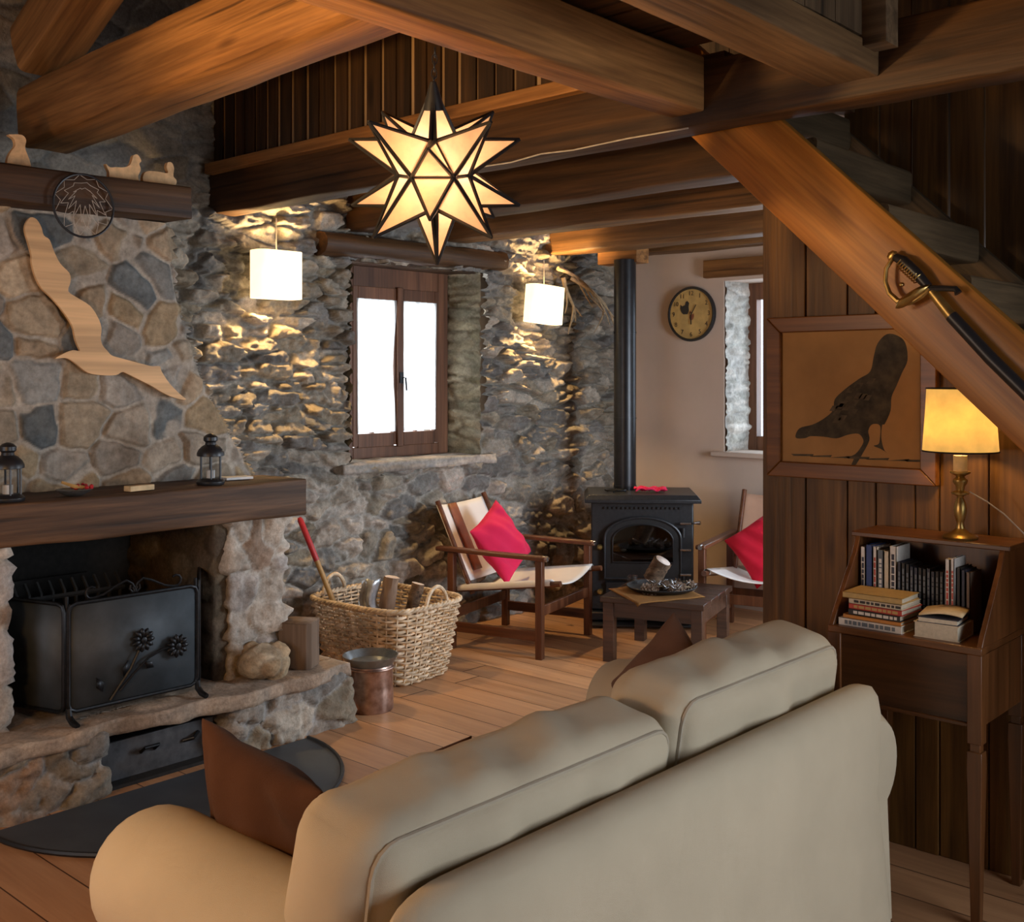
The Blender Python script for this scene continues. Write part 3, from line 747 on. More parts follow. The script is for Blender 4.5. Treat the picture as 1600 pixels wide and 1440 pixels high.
for (x0, z0, x1, z1) in ((.30, .185, .345, .155), (.215, .14, .235, .205), (.13, .10, .105, .16)):
    d = Vector((x1 - x0, 0, z1 - z0)); n = Vector((-d.z, 0, d.x)) * .28; p = Vector((x0, -.014, z0))
    MB().add([p, p + d * .5 + n + Vector((0, -.01, 0)), p + d, p + d * .5 - n + Vector((0, -.004, 0))], [(0, 1, 2), (0, 2, 3)]).build('leaf', M['iron'], fs, solid=.003)

# ---------------------------------------------------------------- on and above the mantel
def lantern():
    t = thing('lantern', '', 'lantern')
    MB().lathe([(.0, 0), (.056, 0), (.060, .006), (.060, .014), (.050, .024), (.044, .028), (0, .028)], n=24).build('base', M['black'], t)
    b = MB()
    for k in range(6):
        a = R(30 + 60 * k); b.tube([(.046 * math.cos(a), .046 * math.sin(a), .026), (.046 * math.cos(a), .046 * math.sin(a), .125)], .0042, 6)
    b.build('cage', M['black'], t)
    MB().lathe([(.042, .028), (.042, .124)], n=6, cap=False).build('glass_pane', M['glass'], t)
    MB().lathe([(.05, .122), (.058, .124), (.058, .136), (.050, .152), (.036, .166), (.024, .172), (.022, .182), (.030, .190), (.030, .204), (.020, .214), (.008, .219), (0, .22)], n=24).build('cap', M['black'], t)
    MB().lathe([(0, .028), (.018, .028), (.018, .062), (0, .064)], n=16).build('candle', M['white'], t)
    return t
l1 = lantern(); l1.location = (.86, 2.645, 1.140); l1['label'] = 'small black candle lantern on the mantel right of the seagull cutout'
dup(l1, (.87, 1.775, 1.140), .3, 'small black candle lantern at the left end of the mantel')
for l in [o for o in COL.objects if o.get('category') == 'lantern']: l['group'] = 'lanterns on the mantel'
bw = thing('dried_flower_bowl', 'shallow grey dish holding red berries and a twig on the mantel', 'bowl', (.86, 2.035, 1.141))
MB().lathe([(0, 0), (.03, 0), (.055, .012), (.068, .024), (.064, .026), (.05, .015), (.0, .008)], n=24).build('dish', M['pewter'], bw)
b = MB(); r7 = random.Random(2)
for k in range(12):
    p = (r7.uniform(-.03, .03), r7.uniform(-.01, .06), .028 + r7.uniform(0, .012)); b.lathe([(.001, -.008), (.007, -.005), (.009, 0), (.007, .005), (.001, .008)], p, 8)
b.build('red_berries', M['red'], bw)
MB().tube([(0, -.05, .055), (.01, 0, .035), (.02, .05, .03)], [.006, .008, .005], 6).build('twig', M['handle_wood'], bw)
tag(MB().box((0, 0, .011), (.045, .115, .022)).build('wooden_block', M['cream'], loc=(.88, 2.30, 1.142), rot=(0, 0, .12), bevel=.002), 'small pale wooden block lying between the dish and the right lantern', 'block')
tag(MB().box((0, 0, .006), (.07, .13, .012)).build('folded_paper', M['white'], loc=(.75, 2.85, 1.142), rot=(0, 0, -.15), bevel=.002), 'flat white paper lying on the right end of the mantel', 'paper')
GULL = [(1.957, 2.237), (1.982, 2.232), (2.001, 2.203), (2.011, 2.171), (2.035, 2.155), (2.053, 2.11), (2.079, 2.063), (2.117, 2.027), (2.122, 1.993), (2.112, 1.953), (2.15, 1.929), (2.205, 1.898), (2.238, 1.854), (2.255, 1.809), (2.252, 1.761), (2.261, 1.734), (2.281, 1.713), (2.301, 1.694), (2.338, 1.684), (2.411, 1.666), (2.486, 1.65), (2.523, 1.65), (2.532, 1.628), (2.569, 1.577), (2.62, 1.529), (2.652, 1.503), (2.594, 1.512), (2.532, 1.538), (2.486, 1.564), (2.426, 1.592), (2.367, 1.619), (2.347, 1.624), (2.318, 1.611), (2.252, 1.611), (2.196, 1.621), (2.155, 1.65), (2.122, 1.673), (2.096, 1.681), (2.058, 1.678), (2.101, 1.702), (2.133, 1.713), (2.161, 1.711), (2.15, 1.737), (2.141, 1.763), (2.128, 1.815), (2.087, 1.874), (2.042, 1.923), (2.001, 1.96), (1.975, 2.009), (1.962, 2.059), (1.962, 2.085), (1.949, 2.135), (1.936, 2.179), (1.939, 2.21)]
tag(MB().prism(smooth_poly([(y - 2.25, z - 1.85) for y, z in GULL], 3), lambda y, z: (0, y, z), lambda y, z: (.014, y, z)).build('seagull_cutout', M['ply'], loc=(.640, 2.25, 1.85), angle=25), 'pale plywood seagull silhouette hung on the chimney hood', 'wall decoration')
# dark shelf beam with wooden animals and the dreamcatcher
beam('shelf_beam', (.645, 1.2, 2.335), (.645, 2.60, 2.358), .27, .14, M['beam_dark'], 'near-black beam shelf across the top of the chimney hood', seed=50, rough=.006, wane=.12)
HEN = [(-.062, 0), (.055, 0), (.062, .03), (.075, .06), (.068, .085), (.078, .10), (.060, .125), (.040, .118), (.034, .098), (.022, .072), (-.01, .058), (-.042, .055), (-.07, .05), (-.09, .062), (-.075, .03)]
DUCK = [(-.08, 0), (.05, 0), (.075, .03), (.058, .05), (.062, .085), (.05, .11), (.03, .108), (.024, .085), (.03, .06), (-.02, .06), (-.07, .055), (-.09, .035)]
def cutout(name, poly, loc, rz, label, s=1.):
    o = MB().prism(smooth_poly([(a * s, c * s) for a, c in poly], 3), lambda a, c: (a, -.011, c), lambda a, c: (a, .011, c)).build(name, M['ply'], loc=loc, rot=(0, 0, rz), angle=25)
    tag(o, label, 'wooden animal', 'wooden animals on the shelf beam')
cutout('wooden_hen', HEN, (.70, 2.33, 2.425), R(90), 'flat wooden hen, middle animal on the dark shelf beam', .95)
cutout('wooden_duck', DUCK, (.70, 2.50, 2.428), R(90), 'flat wooden duck at the right end of the dark shelf beam', .95)
SIT = [(-.04, 0), (.05, 0), (.055, .03), (.04, .07), (.03, .10), (.035, .135), (.015, .155), (-.03, .15), (-.045, .145), (-.02, .13), (-.015, .10), (-.035, .07), (-.05, .03)]
cutout('wooden_bird', SIT, (.70, 1.885, 2.415), R(90), 'tall wooden bird standing at the left of the shelf beam', .85)
dc = thing('dreamcatcher', 'round dark dreamcatcher hoop hanging from the shelf beam', 'dreamcatcher', (.80, 2.105, 2.285))
MB().tube([(0, .125 * math.cos(a), .125 * math.sin(a)) for a in [2 * math.pi * i / 40 for i in range(40)]], .0048, 8, True).build('hoop', M['twig'] if False else M['black'], dc)
b = MB(); rings = [.123, .095, .066, .036]
for a, (ra, rb) in enumerate(zip(rings[:-1], rings[1:])):
    for k in range(11):
        a0 = 2 * math.pi * (k + .5 * a) / 11
        for s in (-.5, .5):
            a1 = a0 + 2 * math.pi * s / 11
            b.tube([(0, ra * math.cos(a0), ra * math.sin(a0)), (0, rb * math.cos(a1), .012 * (a + 1) + rb * math.sin(a1))], .0011, 4)
b.build('web', M['wire'], dc)

# ---------------------------------------------------------------- star lantern
star = thing('star_lantern', 'lit many-pointed frosted glass star lantern with dark metal edges', 'pendant lamp', (2.853, 2.067, 2.155), math.atan2(.670, .742))
def build_star():
    dirs = []; tips = []
    def add(v, L): v = Vector(v); dirs.append(v.normalized()); tips.append(v.normalized() * L)
    add((0, 0, 1), .226); add((0, 0, -1), .250)
    for k in range(4):
        a = R(90 * k); 
        for z in (.36, -.36): add((math.cos(a) * .93, math.sin(a) * .93, z), .243)
        a = R(45 + 90 * k)
        for z in (.56, -.56): add((math.cos(a) * .83, math.sin(a) * .83, z), .262)
    # cell polygons of the directions on the sphere
    from itertools import combinations
    n = len(dirs); V = []
    for i, j, k in combinations(range(n), 3):
        c = (dirs[j] - dirs[i]).cross(dirs[k] - dirs[i])
        if c.length < 1e-6: continue
        c.normalize()
        for s in (1, -1):
            q = c * s; d = q.dot(dirs[i])
            if all(q.dot(x) <= d + 1e-5 for x in dirs):
                own = [m for m in range(n) if abs(q.dot(dirs[m]) - d) < 1e-4]
                if not any((q - v).length < 1e-3 for v, _ in V): V.append((q.copy(), own))
    rb = .108
    panes = MB(); bars = MB(); done = set()
    for i in range(n):
        ring = [vi for vi, (v, own) in enumerate(V) if i in own]
        u = dirs[i].orthogonal().normalized(); w = dirs[i].cross(u)
        ring.sort(key=lambda vi: math.atan2(V[vi][0].dot(w), V[vi][0].dot(u)))
        for a, bb in zip(ring, ring[1:] + ring[:1]):
            panes.add([V[a][0] * rb, V[bb][0] * rb, tips[i]], [(0, 1, 2)])
            e = tuple(sorted((a, bb)))
            if e not in done:
                done.add(e); bars.tube([V[a][0] * rb * 1.01, V[bb][0] * rb * 1.01], .0055, 6)
        for a in ring: bars.tube([V[a][0] * rb * 1.01, tips[i] * 1.01], [.0062, .0045], 6)
    panes.build('glass_pane', M['starglass'], star, angle=5, rot=(R(18), 0, 0))
    bars.build('metal_edges', M['black'], star, rot=(R(18), 0, 0))
build_star()
MB().lathe([(.030, .165), (.022, .195), (.008, .238), (0, .24)], n=12).build('cap', M['black'], star, rot=(R(18), 0, 0))
b = MB()
for k in range(5):
    z = .235 + .022 * k; b.tube([(.007 * math.cos(a) * (k % 2), -.05 + .01 * k + .007 * math.cos(a) * (1 - k % 2), z + .014 * math.sin(a)) for a in [2 * math.pi * i / 10 for i in range(10)]], .002, 5, True)
b.build('chain', M['black'], star)
pl = point('star_bulb_glow', (0, 0, 0), 1.7, (1., .76, .55), .03); pl.parent = star; pl.location = (0, 0, .0)
tag(MB().tube([(1.95, 3.155, 2.437), (2.15, 3.155, 2.434), (2.3, 3.155, 2.446), (2.45, 3.16, 2.44), (2.7, 3.158, 2.446), (2.95, 3.16, 2.445)], .003, 6).build('lamp_cable', M['wire']), 'thin pale cable clipped along the lower edge of the long loft beam', 'cable')

# ---------------------------------------------------------------- paper wall lamps
def wall_lamp(loc, rz, roll, label):
    t = thing('wall_lamp', label, 'wall lamp', loc, rz, 'paper shade wall lamps')
    w, d, h, rc = .135, .07, .125, .05
    pts = []
    for cx, cy, a0 in ((w - rc, d - rc, 0), (-w + rc, d - rc, 90), (-w + rc, -d + rc, 180), (w - rc, -d + rc, 270)):
        for a in range(0, 91, 15): pts.append((cx + rc * math.cos(R(a0 + a)), cy + rc * math.sin(R(a0 + a))))
    MB().sheet([[(x, y, -h) for x, y in pts], [(x, y, h) for x, y in pts]], cv=True).build('lamp_shade', M['shade'], t, solid=.003, rot=(0, roll, 0))
    MB().tube([(0, 0, .11), (0, -.0, .30)], .003, 6).build('cord', M['wire'], t)
    l = point('bulb_glow', (0, 0, 0), 58, (1., .64, .27), .03); l.parent = t; l.location = (0, -.0, -.0)
    return t
wall_lamp((.19, 3.47, 2.142), R(90) - R(4), 0, 'lit paper shade wall lamp left of the curtained window')
wall_lamp((.19, 5.65, 2.094), R(90) - R(14), R(5), 'lit paper shade wall lamp right of the curtained window, slightly tilted')

# ---------------------------------------------------------------- curtained window in the stone wall
w1 = thing('window_1', 'brown wooden casement window with bright lace curtains in the stone wall', 'window', (-.22, 0, 0)); w1['kind'] = 'structure'
y0, y1, z0, z1 = 4.215, 5.10, 1.105, 2.285
b = MB(); b.box((0, y0 + .04, (z0 + z1) / 2), (.09, .08, z1 - z0)); b.box((0, y1 - .045, (z0 + z1) / 2), (.09, .09, z1 - z0)); b.box((0, (y0 + y1) / 2 - .005, z0 + .035), (.09, y1 - y0 - .17, .07)); b.box((0, (y0 + y1) / 2 - .005, z1 - .085), (.09, y1 - y0 - .17, .17))
b.build('window_frame', M['winwood'], w1, bevel=.004)
ym = 4.662
def sash(a, c):
    b = MB(); b.box((.03, a + .02, 1.67), (.04, .04, .98)); b.box((.03, c - .02, 1.67), (.04, .04, .98)); b.box((.03, (a + c) / 2, 1.215), (.04, c - a - .08, .085)); b.box((.03, (a + c) / 2, 2.12), (.04, c - a - .08, .08))
    s = b.build('sash', M['winwood'], w1, bevel=.003)
    b = MB()
    for z in (1.56, 1.84): b.box((.005, (a + c) / 2, z), (.02, c - a - .08, .022))
    b.box((.005, (a + c) / 2, 1.67), (.02, .022, .85))
    b.build('glazing_bar', M['winwood'], s)
    MB().box((0, (a + c) / 2, 1.67), (.004, c - a - .06, .9)).build('pane', M['glass'], s)
    P = []
    for i in range(13):
        z = 1.265 + (2.085 - 1.265) * i / 12; row = []
        for j in range(29):
            t = j / 28; mid = abs(z - 1.67) / .4
            pinch = .035 * (1 - min(1, mid)) if a < 4.6 else .01
            row.append((.056 + .006 * math.sin(t * 34 + z * 2), a + .028 + (c - a - .05 - pinch) * t, z))
        P.append(row)
    MB().sheet(P).build('curtain', M['curtain'], s, solid=.001)
sash(y0 + .075, ym); sash(ym + .002, y1 - .085)
b = MB(); b.box((.058, ym, 1.667), (.02, .05, 1.0)); b.build('meeting_stile', M['winwood'], w1, bevel=.004)
b = MB(); b.box((.075, ym, 1.60), (.014, .022, .07)); b.tube([(.08, ym, 1.60), (.10, ym + .012, 1.60), (.10, ym + .02, 1.52)], .006, 6); b.build('handle', M['iron'], w1)

# small window in the white wall
w2 = thing('window_2', 'small bright casement window in the white wall beside the plank partition', 'window', (0, YB + .33, 0)); w2['kind'] = 'structure'
b = MB(); b.box((WX0 + .045, 0, 1.68), (.09, .07, 1.2)); b.box((WX1 - .04, 0, 1.68), (.08, .07, 1.2)); b.box((1.345, 0, 1.13), (.65, .07, .1)); b.box((1.345, 0, 2.22), (.65, .07, .12)); b.box((1.34, 0, 1.67), (.06, .07, .98))
b.build('window_frame', M['winwood'], w2, bevel=.004)
MB().box((1.34, .02, 1.68), (.8, .004, 1.1)).build('pane', M['glass'], w2)

# ---------------------------------------------------------------- wall clock
ck = thing('wall_clock', 'round yellowed wall clock with a black rooster on its face', 'clock', (.675, YB - .002, 2.057))
Mx = Matrix.Rotation(R(90), 3, 'X')
MB().lathe([(0, 0), (.195, 0), (.198, .02), (.192, .034), (.182, .034), (.178, .02), (0, .02)], n=48, M=Mx).build('case', M['black'], ck)
MB().lathe([(0, .021), (.178, .021), (.178, .0225), (0, .0225)], n=48, M=Mx).build('dial', M['clockface'], ck)
for k in range(1, 13):
    cu = bpy.data.curves.new('numeral', 'FONT'); cu.body = str(k); cu.size = .045; cu.align_x = 'CENTER'; cu.align_y = 'CENTER'; cu.extrude = .0006
    cu.materials.append(M['black'])
    fo = bpy.data.objects.new('numeral_text', cu); me_ = bpy.data.meshes.new_from_object(fo); bpy.data.objects.remove(fo); bpy.data.curves.remove(cu)
    o = bpy.data.objects.new('numeral', me_); link(o, ck); a = R(90 - 30 * k)
    o.location = (.148 * math.cos(a), -.0238, .148 * math.sin(a)); o.rotation_euler = (R(90), 0, 0)
ROO = [(-.02, -.045), (.015, -.045), (.028, -.02), (.024, .01), (.03, .035), (.014, .05), (0, .042), (-.006, .02), (-.03, .012), (-.042, .025), (-.046, -.005), (-.036, -.03)]
MB().prism([(a - .045, c + .045) for a, c in ROO], lambda a, c: (a, -.0232, c), lambda a, c: (a, -.0245, c)).build('rooster', M['black'], ck)
MB().prism([(a * .6 + .01, c * .7 - .012) for a, c in ROO], lambda a, c: (-a * .9 + .01, -.0232, c), lambda a, c: (-a * .9 + .01, -.0245, c)).build('hen', M['leather'], ck)
b = MB(); b.bar((0, -.027, .01), (.002, -.027, -.075), .004, .008, (0, 1, 0)); b.build('hour_hand', M['black'], ck)
b = MB(); b.bar((0, -.028, -.01), (.045, -.028, .065), .003, .006, (0, 1, 0)); b.build('minute_hand', M['black'], ck)
MB().lathe([(0, .024), (.007, .024), (.006, .031), (0, .031)], n=12, M=Mx).build('hub', M['brass'], ck)

# ---------------------------------------------------------------- wood stove and pipe
sv = thing('wood_stove', 'black cast-iron wood stove with an arched glass door in the corner', 'stove', (.85, 5.86, 0), math.atan2(.62, .78))
# local: x along the front, -y out of the front; front face at y=0
MB().box((0, .235, .44), (.66, .46, .70)).build('body', M['stove'], sv, bevel=.008)
b = MB(); pr = [(-.375, -.05), (.375, -.05), (.375, .50), (-.375, .50)]
b.add([(x, y, .79) for x, y in pr] + [(x, y, .812) for x, y in pr] + [(x * .93, y * .93 + .02, .842) for x, y in pr], [(3, 2, 1, 0), (0, 1, 5, 4), (1, 2, 6, 5), (2, 3, 7, 6), (3, 0, 4, 7), (4, 5, 9, 8), (5, 6, 10, 9), (6, 7, 11, 10), (7, 4, 8, 11), (8, 9, 10, 11)])
b.build('top_plate', M['stove'], sv, bevel=.003)
b = MB(); b.box((0, .21, .06), (.70, .54, .05)); b.box((0, .22, .02), (.6, .42, .04)); b.build('base', M['stove'], sv, bevel=.006)
b = MB(); b.box((0, -.06, .018), (.66, .16, .014)); b.build('ash_lip', M['stove'], sv, bevel=.003)
b = MB()
for k in range(18): b.box((-.24 + k * .0285, -.002, .755), (.016, .012, .014))
b.build('vent_slots', M['stovedark'], sv)
arch = lambda w, hb, ht, n=18: [(-w, hb), (w, hb)] + [(w * math.cos(R(180 * i / n)), ht + (w * .55) * math.sin(R(180 * i / n))) for i in range(n + 1)]
pout, pin = arch(.245, .30, .56), arch(.195, .405, .545)
door = MB().prism(pout, lambda x, z: (x, -.022, z), lambda x, z: (x, .002, z)).build('door', M['stovedark'], sv, angle=25)
MB().tube([(x, -.024, z) for x, z in pout], .009, 8, True).build('door_rim', M['stove'], door)
MB().prism(pin, lambda x, z: (x, -.0245, z), lambda x, z: (x, -.0225, z)).build('glass', M['stoveglass'], door, angle=25)
MB().tube([(x, -.026, z) for x, z in pin], .006, 6, True).build('glass_rim', M['stovedark'], door)
b = MB(); b.box((0, -.012, .20), (.48, .024, .155)); dr = b.build('ash_door', M['stovedark'], sv, bevel=.006)
for z in (.60, .30): MB().cyl((.262, -.02, z - .03), (.262, -.02, z + .03), .011).build('hinge', M['steel'] if False else M['stove'], sv)
for z in (.66, .49, .33, .21): MB().tube([(.24, -.03, z), (.31, -.03, z)], .009, 8).build('latch', M['steel'], sv)
MB().tube([(.33, -.01, .66), (.37, -.03, .665)], [.006, .013], 10).build('knob', M['steel'], sv)
for z in (.50, .21): MB().lathe([(0, 0), (.016, 0), (.02, .012), (.012, .026), (0, .028)], (-.275, -.003, z), 14, Mx).build('knob', M['brass'], sv)
b = MB(); b.cyl((-.10, .33, .842), (-.10, .33, 2.40), .075, n=32)
for z in (.86, 1.32, 1.9): b.cyl((-.10, .33, z), (-.10, .33, z + .012), .078, n=32)
b.build('flue_pipe', M['pipe'], sv)
def on_stove(x, y, z): 
    a = math.atan2(.62, .78); return (.85 + x * math.cos(a) - y * math.sin(a), 5.86 + x * math.sin(a) + y * math.cos(a), z)
rc_ = MB(); r8 = random.Random(5)
P = [[((u - .5) * .20 + .01 * math.sin(v * 9), (v - .5) * .12 + .01 * math.sin(u * 11), .008 + .014 * abs(math.sin(u * 9 + v * 3)) + .012 * math.sin(v * 7 + u * 4) ** 2) for v in [j / 12 for j in range(13)]] for u in [i / 18 for i in range(19)]]
tag(MB().sheet(P).build('oven_glove', M['pink'], loc=on_stove(.06, .16, .842), rot=(0, 0, R(38)), solid=.008), 'crumpled pink and red cloth lying on top of the wood stove', 'cloth')
ir = thing('trivet', 'small black iron trivet on the left of the stove top', 'trivet', on_stove(-.17, .14, .842), .4)
MB().tube([(.07 * math.cos(a), .045 * math.sin(a), .014) for a in [2 * math.pi * i / 20 for i in range(20)]], .006, 6, True).build('ring', M['iron'], ir)
b = MB()
for a in (.5, 2.6, 4.7): b.cyl((.07 * math.cos(a), .045 * math.sin(a), 0), (.07 * math.cos(a), .045 * math.sin(a), .014), .005, n=8)
b.build('feet', M['iron'], ir)
b = MB(); b.tube([(-.06, 0, .014), (.06, 0, .014)], .004, 6); b.tube([(0, -.04, .014), (0, .04, .014)], .004, 6); b.build('cross_bars', M['iron'], ir)
# dry branches hung beside the pipe
tw = thing('dried_branches', 'forked dry pale branches hung in the corner beside the stove pipe', 'branches', (.12, 6.1, 2.2))
r9 = random.Random(31)
def twig(p, d, L, r, depth):
    pts = [Vector(p)]; dd = Vector(d).normalized()
    for k in range(6):
        dd = (dd + Vector((r9.uniform(-.18, .18), r9.uniform(-.18, .18), r9.uniform(-.18, .14)))).normalized(); pts.append(pts[-1] + dd * L / 6)
    MB().tube(pts, [r * (1 - .12 * i) for i in range(7)], 7).build('branch', M['twig'], tw)
    if depth:
        for k in (2, 3, 4, 5): twig(pts[k], dd + Vector((r9.uniform(-.5, .5), r9.uniform(-.7, .7), r9.uniform(-1.1, .1))), L * .48, r * .6, depth - 1)
twig((0, -.22, .16), (.25, .9, -.1), .52, .016, 1)
twig((.02, -.1, .1), (.5, .8, -.35), .50, .014, 1)
twig((.0, -.16, .1), (.15, .2, -1), .32, .018, 1)

# ---------------------------------------------------------------- safari chairs
def pillow(w, h, t, seed, nx=18, exp=.5):
    P = {1: [], -1: []}
    r = np.random.RandomState(seed); ph = r.rand(8) * 6
    for sg in (1, -1):
        for i in range(nx + 1):
            u = -1 + 2 * i / nx; row = []
            for j in range(nx + 1):
                v = -1 + 2 * j / nx
                x = w / 2 * u * (1 - .10 * (1 - v * v) * abs(u) ** 3); y = h / 2 * v * (1 - .10 * (1 - u * u) * abs(v) ** 3)
                th = t / 2 * (max(0, (1 - u * u) * (1 - v * v))) ** exp
                wr = .10 * t * math.sin(4 * u + 3 * v + ph[0]) * (1 - u * u) * (1 - v * v) + .07 * t * math.sin(9 * u * v + 5 * v + ph[1]) * (1 - u ** 4) * (1 - v ** 4) + .05 * t * math.sin(13 * u + 6 * v + ph[2]) * (1 - u ** 4) * (1 - v ** 4)
                row.append((x, y, sg * th + wr))
            P[sg].append(row)
    b = MB(); b.sheet(P[1]); b.sheet([r_[::-1] for r_ in P[-1]])
    o = b
    return o
def put_pillow(name, w, h, t, m, loc, xdir, ydir, label, seed, group=None, cat='cushion', spin=0):
    o = pillow(w, h, t, seed).build(name, m, angle=80)
    bm = bmesh.new(); bm.from_mesh(o.data); bmesh.ops.remove_doubles(bm, verts=bm.verts, dist=1e-4); bmesh.ops.recalc_face_normals(bm, faces=bm.faces); bm.to_mesh(o.data); bm.free(); o.data.shade_smooth()
    x = Vector(xdir).normalized(); z = x.cross(Vector(ydir)).normalized(); y = z.cross(x)
    Mt = Matrix((x, y, z)).transposed() @ Matrix.Rotation(R(spin), 3, 'Z')
    o.rotation_euler = Mt.to_euler(); o.location = loc
    ms = o.modifiers.new('sub', 'SUBSURF'); ms.levels = 1; ms.render_levels = 1
    tag(o, label, cat, group); return o
def safari_chair(label, loc, rz, backmat):
    t = thing('safari_chair', label, 'armchair', loc, rz, 'safari armchairs')
    hx, hy = .29, .34
    for sx in (-1, 1):
        for sy in (-1, 1): MB().box((sx * hx, sy * hy, .285), (.042, .042, .57)).build('leg', M['chairwood2'], t, bevel=.004)
    for sy in (-1, 1):
        MB().bar((-.39, sy * hy, .585), (.335, sy * hy, .572), .062, .026).build('armrest', M['chairwood'], t, bevel=.008)
        MB().bar((-hx, sy * hy, .13), (hx, sy * hy, .13), .022, .058).build('side_stretcher', M['chairwood'], t, bevel=.003)
        b = MB(); b.tube([(-.32, sy * (hy - .045), .335), (.40, sy * (hy - .045), .43)], .017, 10); b.build('seat_pole', M['chairwood'], t)
    MB().bar((hx, -hy, .27), (hx, hy, .27), .022, .058).build('front_stretcher', M['chairwood2'], t, bevel=.003)
    MB().bar((-hx, -hy, .20), (-hx, hy, .20), .022, .058).build('rear_stretcher', M['chairwood2'], t, bevel=.003)
    P = []
    for i in range(15):
        a = i / 14; x = -.27 + .61 * a; z = .342 + .085 * (x + .32) / .72 * 1.12
        P.append([(x, (hy - .045) * s_, z + .02 - .062 * (1 - s_ * s_)) for s_ in [-1 + 2 * j / 16 for j in range(17)]])
    MB().sheet(P).build('canvas_seat', M['canvas'], t, solid=.006)
    for sy in (-1, 1):
        P = [[(-.27 + .61 * a, sy * (hy - .045) + .021 * math.cos(R(c)), .342 + .095 * (.05 + .61 * a) / .72 + .021 * math.sin(R(c))) for c in range(0, 360, 30)] for a in (0, .5, 1)]
        MB().sheet(P, cv=True).build('seat_sleeve', M['canvas'], t)
    A, B = Vector((-.20, 0, .37)), Vector((-.425, 0, .845))
    for sy in (-1, 1): MB().tube([A + Vector((.02, sy * .285, -.05)), B + Vector((0, sy * .285, .012))], .016, 10).build('back_pole', M['chairwood'], t)
    P = []
    for i in range(13):
        p = A.lerp(B, .05 + .93 * i / 12)
        P.append([(p.x - .045 * (1 - s_ * s_), s_ * .30, p.z - .02 * (1 - s_ * s_)) for s_ in [-1 + 2 * j / 14 for j in range(15)]])
    MB().sheet(P).build('canvas_back', backmat, t, solid=.008)
    if backmat is M['canvas']:
        P = [[(A.lerp(B, .15 + .83 * i / 10).x - .045 * (1 - s_ * s_) + .012, s_ * .30, A.lerp(B, .15 + .83 * i / 10).z - .02 * (1 - s_ * s_) + .005) for s_ in (-.42, -.32, -.22, -.12, -.05)] for i in range(11)]
        MB().sheet(P).build('leather_patch', M['leather'], t, solid=.004)
    for sy in (-1, 1): MB().tube([(.31, sy * hy, .573), (.338, sy * hy, .572)], [.016, .015], 10).build('arm_cap', M['steel'], t)
    return t
safari_chair('teak safari chair with white canvas beside the wicker basket', (.568, 4.996, 0), R(14.5), M['canvas'])
safari_chair('teak safari chair with tan canvas back, half hidden by the plank partition', (1.64, 6.10, 0), R(-76), M['canvas_tan'])
c1 = put_pillow('pink_cushion', .42, .42, .15, M['pink'], (.46, 4.93, .60), (-.10, 1, -.05), (-.42, 0, .9), 'bright pink cushion standing on its corner in the white canvas chair', 5, spin=28)
c2 = put_pillow('crimson_cushion', .40, .40, .13, M['crimson'], (1.62, 6.08, .555), (1, .25, 0), (.1, .45, .85), 'crimson cushion on the chair behind the coffee table', 6, spin=40)

# ---------------------------------------------------------------- coffee table
ct = thing('coffee_table', 'low dark wooden coffee table in front of the wood stove', 'table', (1.41, 5.32, 0), R(17))
b = MB()
for k in range(4): b.box((0, -.24 + k * .16, .352), (.60, .156, .032))
b.build('tabletop', M['tablewood'], ct, bevel=.004)
for sx in (-1, 1):
    for sy in (-1, 1): MB().box((sx * .255, sy * .275, .168), (.062, .062, .336)).build('leg', M['tablewood'], ct, bevel=.003)
for sy in (-1, 1): MB().box((0, sy * .285, .295), (.45, .022, .08)).build('long_apron', M['tablewood'], ct)
for sx in (-1, 1): MB().box((sx * .27, 0, .295), (.022, .49, .08)).build('end_apron', M['tablewood'], ct)
a17 = R(17); onT = lambda x, y, z: (1.41 + x * math.cos(a17) - y * math.sin(a17), 5.32 + x * math.sin(a17) + y * math.cos(a17), z)
P = []
for i in range(17):
    u = -1 + i / 8; row = []
    for j in range(17):
        v = -1 + j / 8; x = .20 * (u - v) / 1.0 * .72; y = .235 * (u + v) * .72
        z = .371; ov = abs(y) - .318
        if y < -.318: z = .371 - (-.318 - y); y = -.3245
        row.append((x, y, z + .001 * math.sin(9 * u) * (z > .37)))
    P.append(row)
tag(MB().sheet(P).build('ochre_cloth', M['doily'], loc=(*onT(-.04, -.10, 0)[:2], .0), rot=(0, 0, a17), solid=.003), 'ochre cloth laid diagonally under the tray on the coffee table', 'cloth')
tr = thing('tray', 'round dark tray holding a log candle and pine cones on the coffee table', 'tray', onT(-.03, -.02, .375))
MB().lathe([(0, 0), (.16, 0), (.19, .012), (.205, .026), (.20, .028), (.18, .016), (.155, .008), (0, .008)], n=40).build('dish', M['matedge'], tr)
lg = thing('candle_log', 'short bark log with a pale sawn end leaning on the tray', 'log', (*onT(-.09, -.02, 0)[:2], .386))
ax = Vector((.45, .10, .75)).normalized(); p0 = Vector((0, 0, .045))
r10 = random.Random(1)
P = []
for i in range(9):
    c = p0 + ax * (.135 * i / 8); u = ax.orthogonal().normalized(); w = ax.cross(u)
    P.append([c + (u * math.cos(2 * math.pi * k / 20) + w * math.sin(2 * math.pi * k / 20)) * (.052 + r10.uniform(-.004, .004)) for k in range(20)])
MB().sheet(P, cv=True).build('bark', M['bark'], lg)
MB().add([p0 + ax * .134 + (u * math.cos(2 * math.pi * k / 20) + w * math.sin(2 * math.pi * k / 20)) * .046 for k in range(20)], [tuple(range(20))]).build('sawn_end', M['logcut'], lg, solid=.004)
MB().add([p0 + (u * math.cos(2 * math.pi * k / 20) + w * math.sin(2 * math.pi * k / 20)) * .05 for k in range(20)], [tuple(range(20))]).build('sawn_end', M['logcut'], lg, solid=.004)
